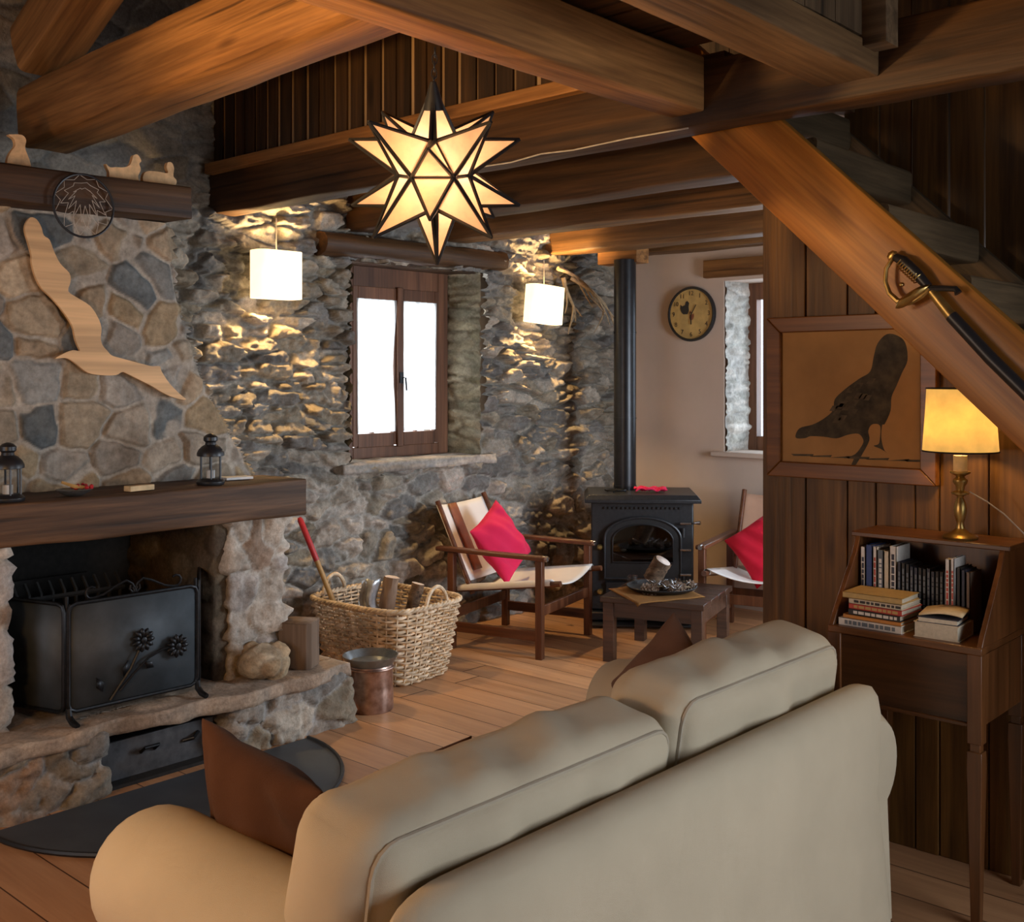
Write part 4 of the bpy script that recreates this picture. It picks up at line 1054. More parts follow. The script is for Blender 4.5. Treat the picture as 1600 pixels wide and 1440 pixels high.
def cone_obj():
    b = MB()
    for k in range(34):
        t = k / 34; a = k * 2.4; r = .026 * math.sin(math.pi * (.12 + .8 * t)); z = .055 * t
        c = Vector((r * math.cos(a), r * math.sin(a), z)); o_ = Vector((math.cos(a), math.sin(a), .55)).normalized() * .013; s_ = Vector((-math.sin(a), math.cos(a), 0)) * .008
        b.add([c - s_, c + s_, c + o_ + s_ * .6, c + o_ - s_ * .6, c + Vector((0, 0, .006))], [(0, 1, 2, 3), (0, 3, 4), (1, 4, 2), (3, 2, 4)])
    b.lathe([(.004, 0), (.018, .014), (.019, .03), (.008, .052), (.001, .056)], n=10)
    return b
spots = [(.00, -.13, .2), (.06, -.09, 1.9), (.11, -.02, .7), (.05, .05, 2.6), (.13, .06, 1.3), (.02, -.04, 3.3), (-.06, -.13, .9)]
proto = None
lab = ['pine cone at the front rim of the tray', 'pine cone right of the log on the tray', 'pine cone near the right rim of the tray', 'pine cone behind the log on the tray', 'pine cone at the far right of the tray', 'pine cone touching the foot of the log', 'pine cone at the left front of the tray']
for i, (x, y, a) in enumerate(spots):
    if proto is None: proto = cone_obj().build('pine_cone', M['cone'], angle=20); o = proto
    else: o = proto.copy(); COL.objects.link(o)
    o.location = onT(-.03 + x, -.02 + y, .392); o.rotation_euler = (R(70), .2, a); tag(o, lab[i], 'pine cone', 'pine cones on the tray')
lf = thing('silver_sprig', 'silvery sprig of stiff leaves lying among the pine cones', 'dried sprig', onT(.0, -.03, .40))
b = MB(); r11 = random.Random(9)
for k in range(26):
    a = r11.uniform(0, 6.28); p = Vector((r11.uniform(-.05, .15), r11.uniform(-.12, .06), r11.uniform(0, .03))); d = Vector((math.cos(a), math.sin(a), r11.uniform(.1, .9))) * .035; s_ = Vector((-math.sin(a), math.cos(a), 0)) * .007
    b.add([p, p + d * .5 + s_, p + d, p + d * .5 - s_], [(0, 1, 2, 3)])
b.build('leaves', M['leaf'], lf, solid=.0015)
MB().tube([(-.05, -.10, .0), (.04, -.03, .012), (.14, .04, .006)], .004, 6).build('stem', M['twig'], lf)
gl_ = thing('tealight_glass', 'small clear tealight glass on the left of the coffee table', 'glass', onT(-.225, .03, .373))
MB().lathe([(0, 0), (.028, 0), (.034, .06), (.031, .06), (.026, .006), (0, .006)], n=20).build('cup', M['glass'], gl_)
MB().lathe([(0, .007), (.02, .007), (.02, .02), (0, .021)], n=16).build('candle', M['white'], gl_)

# ---------------------------------------------------------------- wicker basket with its contents, copper bucket
bk = thing('wicker_basket', 'large rectangular wicker log basket beside the safari chair', 'basket', (.475, 3.985, 0), R(4))
def rrect(t, a, c, e=4.5):
    x = math.cos(t); y = math.sin(t); k = (abs(x / a) ** e + abs(y / c) ** e) ** (-1 / e); return (x * k, y * k)
b = MB(); NS = 44; rows = 21; zt = .40
for r_ in range(rows):
    z = .012 + (zt - .02) * r_ / (rows - 1); f = z / zt
    a, c = .295 + .065 * f ** .8, .215 + .075 * f ** .8
    pts = []
    for k in range(NS * 4):
        t = 2 * math.pi * k / (NS * 4)
        wv = .0085 * math.sin(t * NS / 2 + math.pi * (r_ % 2))
        p = rrect(t, a + wv, c + wv); pts.append((p[0], p[1], z + .005 * math.sin(t * 2 + 1) * f))
    b.tube(pts, .0088, 5, True, flat=.8)
b.build('woven_body', M['wicker'], bk, angle=80)
b = MB()
for k in range(NS):
    t = 2 * math.pi * (k + .5) / NS; pts = []
    for f in (0, .33, .66, 1.02):
        p = rrect(t, .295 + .065 * f ** .8, .215 + .075 * f ** .8); pts.append((p[0], p[1], zt * f + .005))
    b.tube(pts, .0055, 5)
b.build('stakes', M['wicker'], bk)
b = MB()
for ph in (0, math.pi * .66, math.pi * 1.33):
    pts = []
    for k in range(150):
        t = 2 * math.pi * k / 150; p = rrect(t, .362 + .008 * math.cos(t * 26 + ph), .292 + .008 * math.cos(t * 26 + ph)); pts.append((p[0], p[1], zt + .003 + .008 * math.sin(t * 26 + ph)))
    b.tube(pts, .009, 5, True)
b.build('rim', M['wicker'], bk, angle=80)
MB().prism([rrect(2 * math.pi * k / 40, .29, .21) for k in range(40)], lambda x, y: (x, y, .006), lambda x, y: (x, y, .016)).build('bottom', M['wicker'], bk)
for sx, yc in ((-1, -.05), (1, .02)):
    pts = [(sx * .355, yc + .085 * math.cos(a), zt - .03 + .13 * math.sin(a)) for a in [math.pi * i / 14 for i in range(15)]]
    MB().tube(pts, .0105, 8).build('handle', M['wicker'], bk)
ob = lambda x, y, z: (.475 + x, 3.985 + y, z)
def log(name, p, d, L, r, label, m='bark', seed=1):
    rr_ = random.Random(seed); ax = Vector(d).normalized(); u = ax.orthogonal().normalized(); w = ax.cross(u)
    P = [[Vector(ax) * (L * i / 8) + (u * math.cos(2 * math.pi * k / 14) + w * math.sin(2 * math.pi * k / 14)) * (r * (1 + rr_.uniform(-.12, .12))) for k in range(14)] for i in range(9)]
    t = thing(name, label, 'firewood', p, 0, 'firewood in the basket')
    MB().sheet(P, cv=True).build('bark', M[m], t)
    for i in (0, 8): MB().add(P[i], [tuple(range(14))]).build('sawn_end', M['logcut'], t)
    return t
log('log', ob(-.20, -.12, .14), (1, .06, .02), .42, .05, 'dark log lying flat inside the wicker basket', seed=3)
log('log', ob(-.20, .13, .16), (1, -.0, .03), .40, .055, 'log lying along the far side of the wicker basket', seed=4)
log('log', ob(.0, -.02, .22), (.10, .12, 1), .30, .042, 'split log standing upright in the wicker basket', 'pinelog', seed=5)
log('log', ob(.07, .09, .22), (.15, .2, 1), .26, .034, 'thin log leaning at the back of the wicker basket', seed=7)
P = [[(.10 * (u - .5) + .02 * math.sin(v * 8), .03 * math.sin(u * 7) + .012 * math.sin(v * 11 + u * 5), .30 * v) for v in [j / 10 for j in range(11)]] for u in [i / 14 for i in range(15)]]
tag(MB().sheet(P).build('crumpled_paper', M['leaf'], loc=ob(-.04, -.045, .21), rot=(.15, -.1, .6), solid=.002), 'crumpled shiny grey paper sticking up in the wicker basket', 'paper')
ax_ = thing('long_handled_tool', 'tool with a wooden shaft and red-painted grip leaning in the basket', 'tool', ob(-.20, -.20, .13))
sh = lambda t: Vector((.07, .07, 0)).lerp(Vector((-.14, -.125, .71)), t)
MB().tube([sh(0), sh(.68)], [.016, .0145], 12).build('shaft', M['handle_wood'], ax_)
MB().tube([sh(.67), sh(.98), sh(1.0)], [.0165, .0165, .010], 12).build('grip', M['red'], ax_)
cb = thing('copper_bucket', 'worn copper bucket with a flared tinned rim beside the hearth', 'bucket', (.93, 3.485, 0))
MB().lathe([(0, 0), (.108, 0), (.112, .01), (.110, .10), (.108, .205), (.112, .212), (.108, .22), (.104, .205), (.105, .02), (0, .018)], n=40).build('body', M['copper'], cb)
MB().lathe([(.106, .214), (.112, .224), (.132, .255), (.135, .262), (.130, .262), (.106, .228)], n=40).build('rim', M['pewter'], cb)
MB().tube([(.112 * math.cos(a), .112 * math.sin(a), .205) for a in [2 * math.pi * i / 40 for i in range(40)]], .005, 6, True).build('band', M['copper'], cb)

# boulder and log block on the hearth
def boulder():
    bm = bmesh.new(); bmesh.ops.create_icosphere(bm, subdivisions=5, radius=1)
    P = np.array([v.co[:] for v in bm.verts]); F = [[v.index for v in f.verts] for f in bm.faces]; bm.free()
    N = P.copy(); P = P * np.array([.095, .12, .075]); P[:, 2] = np.maximum(P[:, 2], -.058)
    pos, c = stone_apply(P, N, (.09, .11, .09), 61, .03, np.array([(.40, .30, .19), (.46, .37, .26), (.36, .26, .16)]), (.36, .28, .19), .02, .5, tilt=.9, rough=.8)
    o = stone_mesh('boulder', pos, F, c, M['stone']); o.location = (.925, 2.87, .345); return tag(o, 'rough tan boulder on the hearth beside the log block', 'boulder')
boulder()
lb = thing('log_block', 'squared weathered log block standing on the end of the hearth', 'log', (.91, 3.075, .285), R(32))
b = MB(); sec = [(-.075, -.06), (.06, -.07), (.08, -.05), (.078, .055), (.05, .072), (-.06, .07), (-.08, .04)]
P = [[(x * (1 + .01 * math.sin(z * 40)), y * (1 + .015 * math.sin(z * 23 + 1)), z) for x, y in sec] for z in (0, .05, .10, .15, .195, .205)]
b.sheet(P, cv=True); b.build('block', M['pinelog'], lb, angle=25, bevel=.004)
MB().add([(x, y, .2045) for x, y in sec], [tuple(range(7))]).build('end_grain', M['pinelog'], lb, solid=.006)

# hearth plate on the floor
pts = [(.0 + .68 * 1.0 * math.sin(R(a)), -.69 * math.cos(R(a))) for a in range(0, 181, 5)]
hp = thing('hearth_plate', 'half-round dark grey metal plate on the floor before the hearth', 'hearth plate', (1.075, 2.31, 0))
MB().prism(pts, lambda x, y: (x, y, .002), lambda x, y: (x, y, .010)).build('plate', M['matgrey'], hp, angle=25)
MB().tube([(x, y, .010) for x, y in pts], .009, 6).build('raised_edge', M['matedge'], hp)

# ---------------------------------------------------------------- sofa
so = thing('sofa', 'two-seat sofa in a cream cotton slipcover seen from behind', 'sofa', (0, 0, 0))
def soft_box(c, d, rnd=.05, bulge=.03, n=14, seed=1, wr=.004, M3=None):
    b = MB(); hx, hy, hz = (a / 2 for a in d); r = rnd; rs = np.random.RandomState(seed); ph = rs.rand(6) * 6
    seen = {}
    vs = []; fs = []
    def vert(u, v, w):
        k = (round(u, 4), round(v, 4), round(w, 4))
        if k in seen: return seen[k]
        p = Vector((u * hx, v * hy, w * hz)); q = Vector((max(-hx + r, min(hx - r, p.x)), max(-hy + r, min(hy - r, p.y)), max(-hz + r, min(hz - r, p.z))))
        dd = p - q
        if dd.length > 1e-6: p = q + dd.normalized() * r
        f = (1 - u * u) * (1 - v * v) if abs(w) == 1 else ((1 - u * u) * (1 - w * w) if abs(v) == 1 else (1 - v * v) * (1 - w * w))
        nn = Vector((u if abs(u) == 1 else 0, v if abs(v) == 1 else 0, w if abs(w) == 1 else 0))
        if nn.length: p += nn.normalized() * (bulge * f ** .6 + wr * math.sin(p.y * 17 + p.z * 9 + ph[0]) * f + wr * .7 * math.sin(p.x * 23 + p.y * 31 + ph[1]) * f + wr * .35 * math.sin(p.y * 47 + p.x * 30 + p.z * 21 + ph[2]) * f ** .5 * math.sin(p.y * 5 + ph[3]))
        if M3 is not None: p = M3 @ p
        seen[k] = len(vs); vs.append(p + Vector(c)); return seen[k]
    def lin(i): 
        t = -1 + 2 * i / n; return math.copysign(abs(t) ** .75, t) if abs(t) > 1e-9 else 0.
    for ax in range(3):
        for s in (-1, 1):
            for i in range(n):
                for j in range(n):
                    q = []
                    for a, c_ in ((i, j), (i + 1, j), (i + 1, j + 1), (i, j + 1)):
                        k = [0, 0, 0]; k[ax] = s; k[(ax + 1) % 3] = lin(a); k[(ax + 2) % 3] = lin(c_); q.append(vert(*k))
                    fs.append(tuple(q))
    b.add(vs, fs); return b
BX, BZ, YA, YC = 3.68, .725, 1.24, 3.08
# back: a rounded panel, loose slipcover flaring to the floor
P = []
NY = 60
prof = [(.0, .02), (.0, .10), (.004, .25), (.012, .42), (.016, .56), (.010, .64), (-.004, .695), (-.035, .72), (-.075, .72), (-.105, .695), (-.115, .60), (-.115, .3), (-.115, .02)]
for i in range(NY + 1):
    t_ = i / NY; y = YA - .02 + (YC - YA + .04) * (t_ + .02 * math.sin(2 * math.pi * t_) * -1); e = min(1, min(i, NY - i) / 5.); row = []
    k_ = max(.03, math.sqrt(1 - (1 - e) ** 2)); mid = -.058
    for x, z in prof:
        fl = max(0, .5 - z) * .10; drape = (.014 * math.sin(y * 9.5 + 1) + .010 * math.sin(y * 21 + z * 4)) * max(0, .62 - z)
        back = x > -.05
        zz = z - (.045 * (1 - k_) if z > .6 else 0)
        row.append((BX + mid + (x - mid + ((fl + drape) if back else 0)) * k_, y + (y - 2.12) * (-.045 * max(0, 1 - abs(z - .42) / .22) + .02 * max(0, .25 - z)), zz))
    P.append(row)
b = MB(); b.sheet(P); b.add(P[0], [tuple(range(len(prof)))]); b.add(P[-1], [tuple(range(len(prof)))])
b.build('backrest', M['sofa'], so, angle=60)
def arm(yc, y_in):
    b = MB(); rows = []
    xs = [2.70, 2.705, 2.72, 2.75, 2.80, 2.90, 3.1, 3.3, 3.5, 3.655, 3.68]
    ins = [.075, .045, .02, .006, 0, 0, 0, 0, 0, .004, .025]
    for x, ii in zip(xs, ins):
        r = .150 - ii; row = []; cz = .495
        d = 1 if yc < 2 else -1           # outer side
        for k in range(26):
            a = R(-62 + 304 * k / 25)
            row.append((x, yc - d * math.cos(a) * r * -1 if False else yc + d * (-math.cos(a)) * r, cz + math.sin(a) * r))
        lo = .03
        row = [(x, yc - d * (.105 - ii * .6), lo), (x, yc - d * (.09 - ii * .6), .2)] + row + [(x, yc + d * (.12 - ii * .6), .3), (x, yc + d * (.12 - ii * .6), lo)]
        rows.append(row)
    b.sheet(rows); b.add(rows[0], [tuple(range(len(rows[0])))]); b.add(rows[-1], [tuple(range(len(rows[0])))])
    return b.build('armrest', M['sofa'], so, angle=70)
arm(1.285, 1); arm(3.02, -1)
soft_box((3.13, 2.16, .17), (.82, 1.55, .25), .03, .005).build('seat_base', M['sofa'], so)
for ya, yb in ((1.44, 2.155), (2.165, 2.885)):
    soft_box((3.06, (ya + yb) / 2, .36), (.72, yb - ya, .13), .04, .02).build('seat_cushion', M['sofa'], so)
def back_cushion(ya, yb, zt, seed, tilt):
    h = zt - .42; th = .25; Mt = Matrix.Rotation(R(tilt), 3, 'Y')
    c = (3.425, (ya + yb) / 2, .42 + h / 2)
    o = soft_box(c, (th, yb - ya, h), .075, .014, 30, seed, .011, Mt).build('back_cushion', M['sofa'], so, angle=70)
    hx, hy, hz = th / 2, (yb - ya) / 2, h / 2; r_ = .075
    pts = []
    for sy, sz in ((-1, -1), (1, -1), (1, 1), (-1, 1)):
        nx_ = {(-1, -1): (0, -1), (1, -1): (1, 0), (1, 1): (0, 1), (-1, 1): (-1, 0)}[(sy, sz)]
        for t in (0, 22.5, 45, 67.5, 90):
            a = math.atan2(nx_[1], nx_[0]) - R(90) + R(t) if False else math.atan2(sz, sy) - R(45) + R(t)
            d = Vector((1, math.cos(a), math.sin(a))).normalized() * (r_ + .001)
            pts.append(Vector((hx - r_, sy * (hy - r_), sz * (hz - r_))) + d)
    MB().tube([Mt @ q + Vector(c) for q in pts], .0055, 6, True).build('piping', M['piping'], o)
back_cushion(1.225, 2.17, .825, 3, 9)
back_cushion(2.185, 3.03, .865, 7, 9)
put_pillow('brown_cushion', .50, .42, .15, M['pillow'], (2.965, 1.45, .590), (1, -.04, -.10), (.05, -.22, 1), 'dark brown velvet cushion leaning on the near sofa arm', 11, 'brown sofa cushions')
put_pillow('brown_cushion', .38, .36, .14, M['pillow2'], (3.04, 2.90, .61), (1, -.12, .0), (-.03, .22, 1), 'grey-brown cotton cushion leaning on the far sofa arm', 12, 'brown sofa cushions', spin=50)
put_pillow('brown_cushion', .46, .34, .10, M['pillow'], (3.20, 1.60, .615), (0, 1, .03), (.25, 0, 1), 'dark brown cushion whose edge shows behind the cream back cushions', 13, 'brown sofa cushions')

# ---------------------------------------------------------------- framed bird drawing
pf = thing('framed_drawing', 'framed drawing of a dark bird of prey on browned paper', 'picture', (3.285, 3.672, 1.527))
x0, x1, z0, z1 = -.312, .317, -.289, .294; fw = .056
def mitre(a, bq, c, d):
    b = MB(); pts = [a, bq, c, d]
    b.add([(x, -.022, z) for x, z in pts] + [(x, .010, z) for x, z in pts], [(0, 1, 2, 3), (7, 6, 5, 4), (0, 4, 5, 1), (1, 5, 6, 2), (2, 6, 7, 3), (3, 7, 4, 0)])
    b.build('frame_side', M['frame'], pf, bevel=.004)
mitre((x0, z0), (x1, z0), (x1 - fw, z0 + fw), (x0 + fw, z0 + fw)); mitre((x0, z1), (x0 + fw, z1 - fw), (x1 - fw, z1 - fw), (x1, z1))
mitre((x0, z0), (x0 + fw, z0 + fw), (x0 + fw, z1 - fw), (x0, z1)); mitre((x1, z0), (x1, z1), (x1 - fw, z1 - fw), (x1 - fw, z0 + fw))
MB().box((0, -.002, 0), (.54, .006, .50)).build('paper', M['paper'], pf)
BIRD = [(3.083, 1.382), (3.098, 1.416), (3.149, 1.431), (3.192, 1.453), (3.228, 1.484), (3.235, 1.523), (3.27, 1.557), (3.325, 1.596), (3.366, 1.622), (3.379, 1.674), (3.393, 1.719), (3.426, 1.75), (3.465, 1.743), (3.491, 1.717), (3.498, 1.66), (3.478, 1.615), (3.459, 1.571), (3.442, 1.533), (3.439, 1.488), (3.419, 1.442), (3.409, 1.436), (3.406, 1.391), (3.416, 1.352), (3.426, 1.343), (3.403, 1.355), (3.379, 1.364), (3.396, 1.371), (3.401, 1.39), (3.401, 1.435), (3.373, 1.438), (3.359, 1.415), (3.363, 1.383), (3.339, 1.336), (3.311, 1.292), (3.298, 1.295), (3.305, 1.318), (3.27, 1.316), (3.311, 1.332), (3.339, 1.369), (3.339, 1.388), (3.322, 1.404), (3.284, 1.399), (3.242, 1.385), (3.192, 1.389), (3.142, 1.389), (3.12, 1.381)]
MB().prism(smooth_poly([(x - 3.285, z - 1.527) for x, z in BIRD]), lambda x, z: (x, -.0055, z), lambda x, z: (x, -.0045, z)).build('bird_drawing', M['bird'], pf, angle=25)
b = MB()
for k in range(16):
    t = k / 15; p = Vector((3.25 + .12 * t + .02 * math.sin(k * 3) - 3.285, 0, 1.47 + .10 * t + .03 * math.cos(k * 5) - 1.527)); d = Vector((-.035, 0, -.018)); n = Vector((.005, 0, -.010))
    b.add([(p.x, -.0062, p.z), ((p + d * .5 + n).x, -.0062, (p + d * .5 + n).z), ((p + d).x, -.0062, (p + d).z), ((p + d * .5 - n).x, -.0062, (p + d * .5 - n).z)], [(0, 1, 2, 3)])
b.build('feather_strokes', M['bird2'], pf)
b = MB()
for k in range(7):
    x = -.22 + .07 * k; b.add([(x, -.0058, -.205 - .004 * (k % 3)), (x + .09, -.0058, -.202), (x + .085, -.0058, -.210), (x + .01, -.0058, -.212)], [(0, 1, 2, 3)])
b.build('ground_strokes', M['bird2'], pf)

# ---------------------------------------------------------------- sabre on the stringer
sb = thing('sabre', 'old brass-hilted sabre in a black scabbard fixed along the stair stringer', 'sword', (3.665, 3.285, 1.92))
k = lambda x, z, y=0.: (x - 3.665, y, z - 1.92)
MB().tube([k(3.612, 1.972), k(3.645, 1.955, -.008), (3.685 - 3.665, -.008, 1.915 - 1.92), k(3.718, 1.872)], [.012, .017, .017, .014], 12).build('grip', M['black'], sb)
b = MB()
for i in range(9):
    t = .18 + .07 * i; p = Vector(k(3.620, 1.968, -.006)).lerp(Vector(k(3.715, 1.876, -.006)), t); d = Vector((.70, 0, -.68)).normalized(); u = Vector((.68, 0, .70)).normalized(); w = Vector((0, 1, 0))
    b.tube([p + (u * math.cos(a) + w * math.sin(a)) * .0185 for a in [2 * math.pi * q / 12 for q in range(12)]], .0022, 5, True)
b.build('wire_wrap', M['brass'], sb)
MB().tube([k(3.610, 1.965, -.005), k(3.592, 1.935, -.01), k(3.590, 1.895, -.012), k(3.604, 1.858, -.014), k(3.630, 1.834, -.016), k(3.665, 1.828, -.016), k(3.700, 1.848, -.012), k(3.722, 1.868, -.008)], [.007, .007, .007, .008, .009, .011, .012, .010], 8).build('knuckle_guard', M['brass'], sb)
P = [[Vector(k(3.640, 1.832, -.02)).lerp(Vector(k(3.720, 1.868, -.01)), t) + Vector((.022 * s_ * .7, -.006 - .016 * (1 - s_ * s_), .03 * s_ * .7 - .004)) * (.4 + .9 * math.sin(math.pi * (.15 + .8 * t))) for s_ in (-1, -.5, 0, .5, 1)] for t in [i / 8 for i in range(9)]]
MB().sheet(P).build('shell_guard', M['brass'], sb, solid=.003)
MB().tube([k(3.722, 1.868, -.006), k(3.762, 1.866, -.004), k(3.800, 1.862, -.004), k(3.808, 1.848, -.004)], [.010, .009, .009, .012], 8).build('quillon', M['black'], sb)
MB().lathe([(0, -.018), (.012, -.012), (.016, 0), (.012, .012), (0, .018)], k(3.608, 1.974), 12, Matrix.Rotation(R(45), 3, 'Y')).build('pommel', M['brass'], sb)
MB().tube([k(3.728, 1.858), k(3.790, 1.778)], [.015, .018], 12).build('scabbard_throat', M['brass'], sb)
MB().tube([k(3.786, 1.783), k(3.90, 1.655), k(4.02, 1.532), k(4.16, 1.40), k(4.30, 1.285)], [.019, .020, .020, .018, .012], 12).build('scabbard', M['black'], sb)
MB().lathe([(0, 0), (.006, .001), (.007, .004), (.004, .009), (0, .010)], k(3.622, 1.887, .033), 10, Mx).build('nail', M['brass'], sb)

# ---------------------------------------------------------------- writing desk, lamp, books
dk = thing('writing_desk', 'slant-sided dark walnut writing desk against the plank partition', 'desk', (0, 0, 0))
dx0, dx1, dy0, dy1 = 3.405, 3.880, 3.265, 3.665
b = MB(); b.box(((dx0 + dx1) / 2, (dy0 + dy1) / 2, .805), (dx1 - dx0, dy1 - dy0, .022)); b.build('writing_surface', M['desk'], dk, bevel=.003)
b = MB(); b.box(((dx0 + dx1) / 2, dy0 + .02, .69), (dx1 - dx0 - .03, .02, .205)); b.build('drawer_front', M['desk'], dk, bevel=.003)
for sx in (dx1 - .012, dx0 + .012): MB().box((sx, (dy0 + dy1) / 2 + .01, .69), (.02, dy1 - dy0 - .03, .205)).build('apron', M['deskv'], dk)
b = MB(); b.box(((dx0 + dx1) / 2, dy0 + .018, .587), (dx1 - dx0 - .02, .03, .012)); b.build('moulding', M['desk'], dk, bevel=.003)
for sx in (dx0 + .021, dx1 - .021):
    for sy in (dy0 + .021, dy1 - .021):
        b = MB(); b.box((sx, sy, .665), (.042, .042, .26)); b.box((sx, sy, .522), (.030, .030, .03))
        q = lambda h, z: [(sx - h, sy - h, z), (sx + h, sy - h, z), (sx + h, sy + h, z), (sx - h, sy + h, z)]
        b.add(q(.021, .512) + q(.022, .46) + q(.013, 0), [(3, 2, 1, 0), (0, 1, 5, 4), (1, 2, 6, 5), (2, 3, 7, 6), (3, 0, 4, 7), (4, 5, 9, 8), (5, 6, 10, 9), (6, 7, 11, 10), (7, 4, 8, 11), (8, 9, 10, 11)])
        b.build('leg', M['deskv'], dk, bevel=.002)
side = [(dy0 + .005, .816), (dy1, .816), (dy1, 1.085), (3.47, 1.085), (3.44, 1.03), (dy0 + .02, .84)]
for sx in (dx0, dx1 - .016):
    MB().prism(side, lambda y, z: (sx, y, z), lambda y, z: (sx + .016, y, z)).build('side_panel', M['deskv'], dk, bevel=.002, angle=25)
b = MB(); b.box(((dx0 + dx1) / 2, 3.565, 1.083), (dx1 - dx0 + .03, .20, .016)); b.build('top_shelf', M['desk'], dk, bevel=.003)
b = MB(); b.box(((dx0 + dx1) / 2, dy1 - .006, .95), (dx1 - dx0 - .03, .012, .27)); b.build('back_panel', M['deskv'], dk)

tl = thing('table_lamp', 'brass candlestick table lamp with a glowing parchment shade on the desk', 'table lamp', (3.722, 3.535, 1.0915))
MB().lathe([(0, 0), (.052, 0), (.054, .006), (.048, .012), (.028, .02), (.014, .032), (.011, .05), (.013, .055), (.018, .075), (.020, .095), (.016, .115), (.010, .13), (.012, .135), (.026, .14), (.027, .146), (.012, .152), (.014, .165), (.022, .178), (.022, .185), (.012, .195), (.018, .20), (.030, .206), (.031, .212), (.0, .214)], n=28).build('candlestick', M['brass'], tl)
MB().lathe([(0, .213), (.021, .213), (.021, .262), (0, .263)], n=20).build('candle_sleeve', M['cream'], tl)
MB().lathe([(.113, .276), (.109, .33), (.104, .40), (.100, .475)], n=40, cap=False).build('lamp_shade', M['lampshade'], tl, solid=.002)
for r_, z in ((.114, .276), (.101, .475)): MB().tube([(r_ * math.cos(a), r_ * math.sin(a), z) for a in [2 * math.pi * i / 36 for i in range(36)]], .0028, 6, True).build('shade_trim', M['black'], tl)
l = point('bulb_glow', (0, 0, 0), 4.5, (1., .58, .2), .03); l.parent = tl; l.location = (0, 0, .37)
MB().tube([(.028, -.0, .15), (.07, .03, .12), (.11, .07, .08), (.16, .10, .02), (.185, .105, -.03)], .0024, 6).build('cord', M['wire'], tl)

def cm(name, c): 
    return plain(name, c, .6, 0, 80, .1)
CV = {'white': cm('white_cover', (.62, .58, .53)), 'cream': cm('cream_cover', (.58, .49, .36)), 'blue': cm('blue_cover', (.03, .06, .19)), 'navy': cm('navy_cover', (.03, .034, .055)), 'black': cm('black_cover', (.022, .02, .02)), 'red': cm('red_cover', (.42, .045, .03)), 'grey': cm('grey_cover', (.13, .15, .17)), 'ochre': cm('ochre_cover', (.42, .27, .09)), 'brown': cm('brown_cover', (.15, .10, .07)), 'orange': cm('orange_cover', (.50, .20, .04))}
def book(loc, t, d, h, c, label, group, rz=0, pagecol='pages', print_=None, rot=None):
    """upright book: t thick along x, spine at -y, d deep, h tall; local origin at the middle of its foot"""
    o = thing('book', label, 'book', loc, 0, group); o.rotation_euler = rot if rot else (0, 0, rz)
    b = MB(); b.box((-t / 2 + .001, 0, h / 2), (.002, d, h)); b.box((t / 2 - .001, 0, h / 2), (.002, d, h)); b.box((0, -d / 2 + .001, h / 2), (t, .002, h)); b.build('cover', CV[c], o)
    MB().box((0, .003, h / 2), (t - .0045, d - .008, h - .006)).build('pages', M[pagecol], o)
    if print_:
        b = MB(); r_ = random.Random(hash(label) % 99 if False else len(label))
        z = h * .28
        while z < h * .85:
            l_ = r_.uniform(.008, .022); b.box((0, -d / 2 - .0003, z + l_ / 2), (t * .42, .0008, l_)); z += l_ + .004
        b.build('spine_lettering', CV[print_], o)
    return o
xs = 3.432
up = [(.016, .228, 'white', 'navy', 'white paperback, first upright book on the desk from the left'),
      (.022, .236, 'blue', None, 'blue-spined upright book second from the left on the desk'),
      (.013, .232, 'white', 'red', 'thin white book between the blue book and the grey book'),
      (.020, .224, 'grey', 'white', 'grey-spined upright book left of the cream book'),
      (.017, .222, 'cream', None, 'cream upright book left of the tallest white book'),
      (.022, .240, 'white', 'navy', 'tall white upright book beside the row of dark spines')]
for t, h, c, pr, lb_ in up:
    book((xs + t / 2, 3.50, .817), t, .11, h, c, lb_, 'upright pale books on the desk', print_=pr); xs += t + .002
dkx = xs + .001
ords = ['first', 'second', 'third', 'fourth', 'fifth', 'sixth', 'seventh', 'eighth', 'ninth', 'tenth', 'eleventh', 'twelfth']
for i in range(12):
    t = .0125; h = (.192, .190, .188, .182, .180, .181, .179, .182, .174, .176, .176, .175)[i]
    book((dkx + t / 2, 3.495, .817), t, .10, h, ['navy', 'black', 'black', 'navy'][i % 4], '%s dark-spined volume counting from the tall white book' % ords[i], 'matching dark volumes on the desk', print_='grey'); dkx += t + .001
for t, h, c, pr, lb_ in ((.014, .222, 'white', 'red', 'white upright book right of the dark volumes'), (.011, .226, 'white', 'red', 'thin white book with a red mark on its spine')):
    book((dkx + t / 2, 3.47, .817), t, .10, h, c, lb_, 'upright pale books on the desk', print_=pr); dkx += t + .003
for i, (c, lb_) in enumerate((('black', 'black upright book right of the red-marked white book'), ('navy', 'dark blue upright book near the right desk side'), ('brown', 'dark brown upright book nearest to the right desk side'))):
    book((dkx + .006, 3.48, .817), .012, .10, .198 - .006 * i, c, lb_, 'dark upright books at the desk side'); dkx += .0145
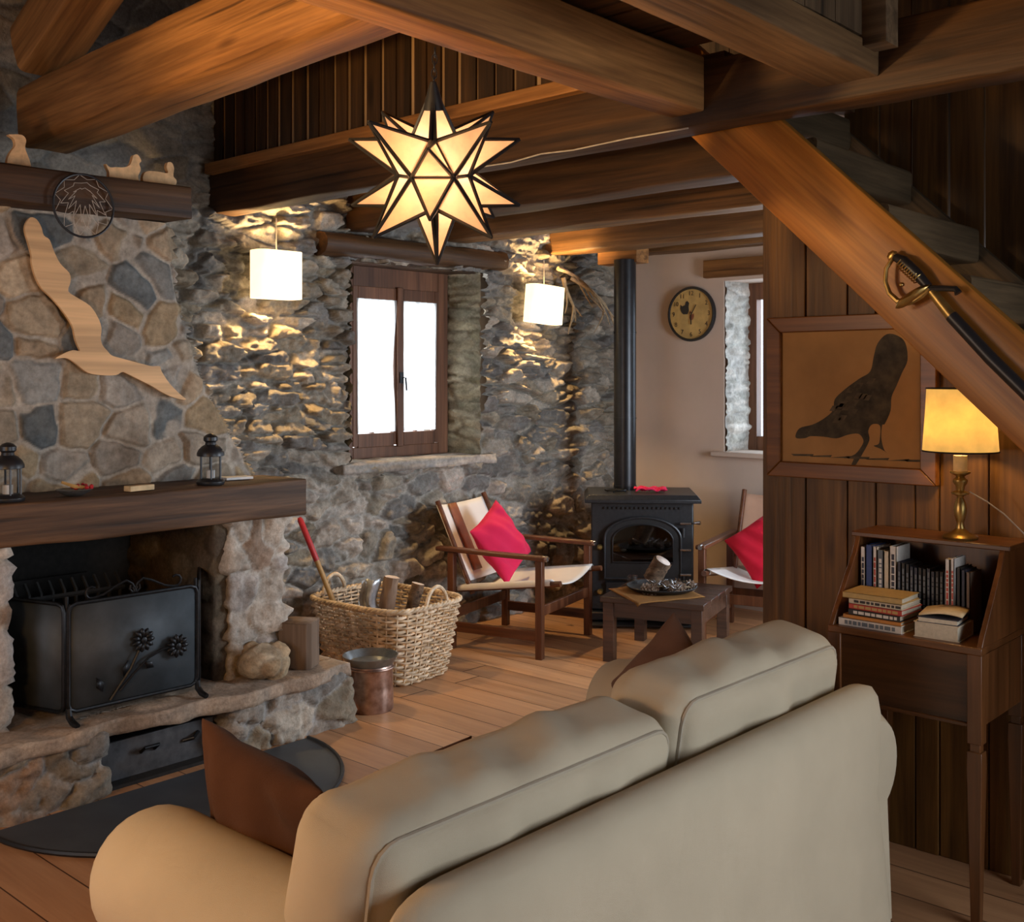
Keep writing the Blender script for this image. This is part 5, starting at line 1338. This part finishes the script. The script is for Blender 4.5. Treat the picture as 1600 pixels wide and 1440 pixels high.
# stacked books lying in front
def flat_book(x, y, z, w, d, t, c, label, group, rz=0, pr=None):
    o = thing('book', label, 'book', (x, y, z), rz, group)
    b = MB(); b.box((0, 0, .001), (w, d, .002)); b.box((0, 0, t - .001), (w, d, .002)); b.box((0, -d / 2 + .001, t / 2), (w, .002, t)); b.build('cover', CV[c], o)
    MB().box((0, .003, t / 2), (w - .008, d - .006, t - .0042)).build('pages', M['pages'], o)
    if pr:
        b = MB(); r_ = random.Random(int(z * 1000)); q = -w * .4
        while q < w * .4:
            l_ = r_.uniform(.008, .02); b.box((q + l_ / 2, -d / 2 - .0003, t / 2), (l_, .0008, t * .5)); q += l_ + .004
        b.build('spine_lettering', CV[pr], o)
z = .8165
for (w, t, c, lb_, rz, dx, pr) in ((.205, .024, 'white', 'white large book at the bottom of the left stack on the desk', -.02, 0, 'grey'), (.19, .012, 'orange', 'thin orange book on top of the white book in the left stack', -.04, .008, None), (.17, .018, 'black', 'black book in the middle of the left stack', -.05, .016, 'white'),
                                   (.175, .017, 'red', 'red-spined book in the left stack', -.06, .020, 'ochre'), (.172, .016, 'cream', 'cream and black patterned book in the left stack', -.03, .018, 'black'), (.19, .018, 'ochre', 'ochre book topping the left stack on the desk', .02, .005, None)):
    flat_book(3.535 + dx, 3.355, z, w, .14, t, c, lb_, 'books lying in stacks on the desk', rz, pr); z += t + .0005
z = .8165
def fore_book(x, y, z, w, d, t, c, label, rz):
    flat_book(x, y, z, w, d, t, c, label, 'books lying in stacks on the desk', rz + math.pi)
for (w, t, c, lb_, rz) in ((.135, .046, 'cream', 'thick cream book at the bottom of the right stack on the desk', .03), (.12, .016, 'navy', 'navy book on top of the thick cream book', .10)):
    fore_book(3.735, 3.36, z, w, .13, t, c, lb_, rz); z += t + .0005
P = [[(-.06 + .125 * u, -.055 + .11 * v, .003 + .012 * math.sin(u * 2.6) + .004 * v) for v in (0, .5, 1)] for u in [i / 10 for i in range(11)]]
tag(MB().sheet(P).build('booklet', M['cream'], loc=(3.735, 3.36, z), rot=(0, 0, .15), solid=.005), 'curled open booklet lying on the right stack of books', 'booklet')
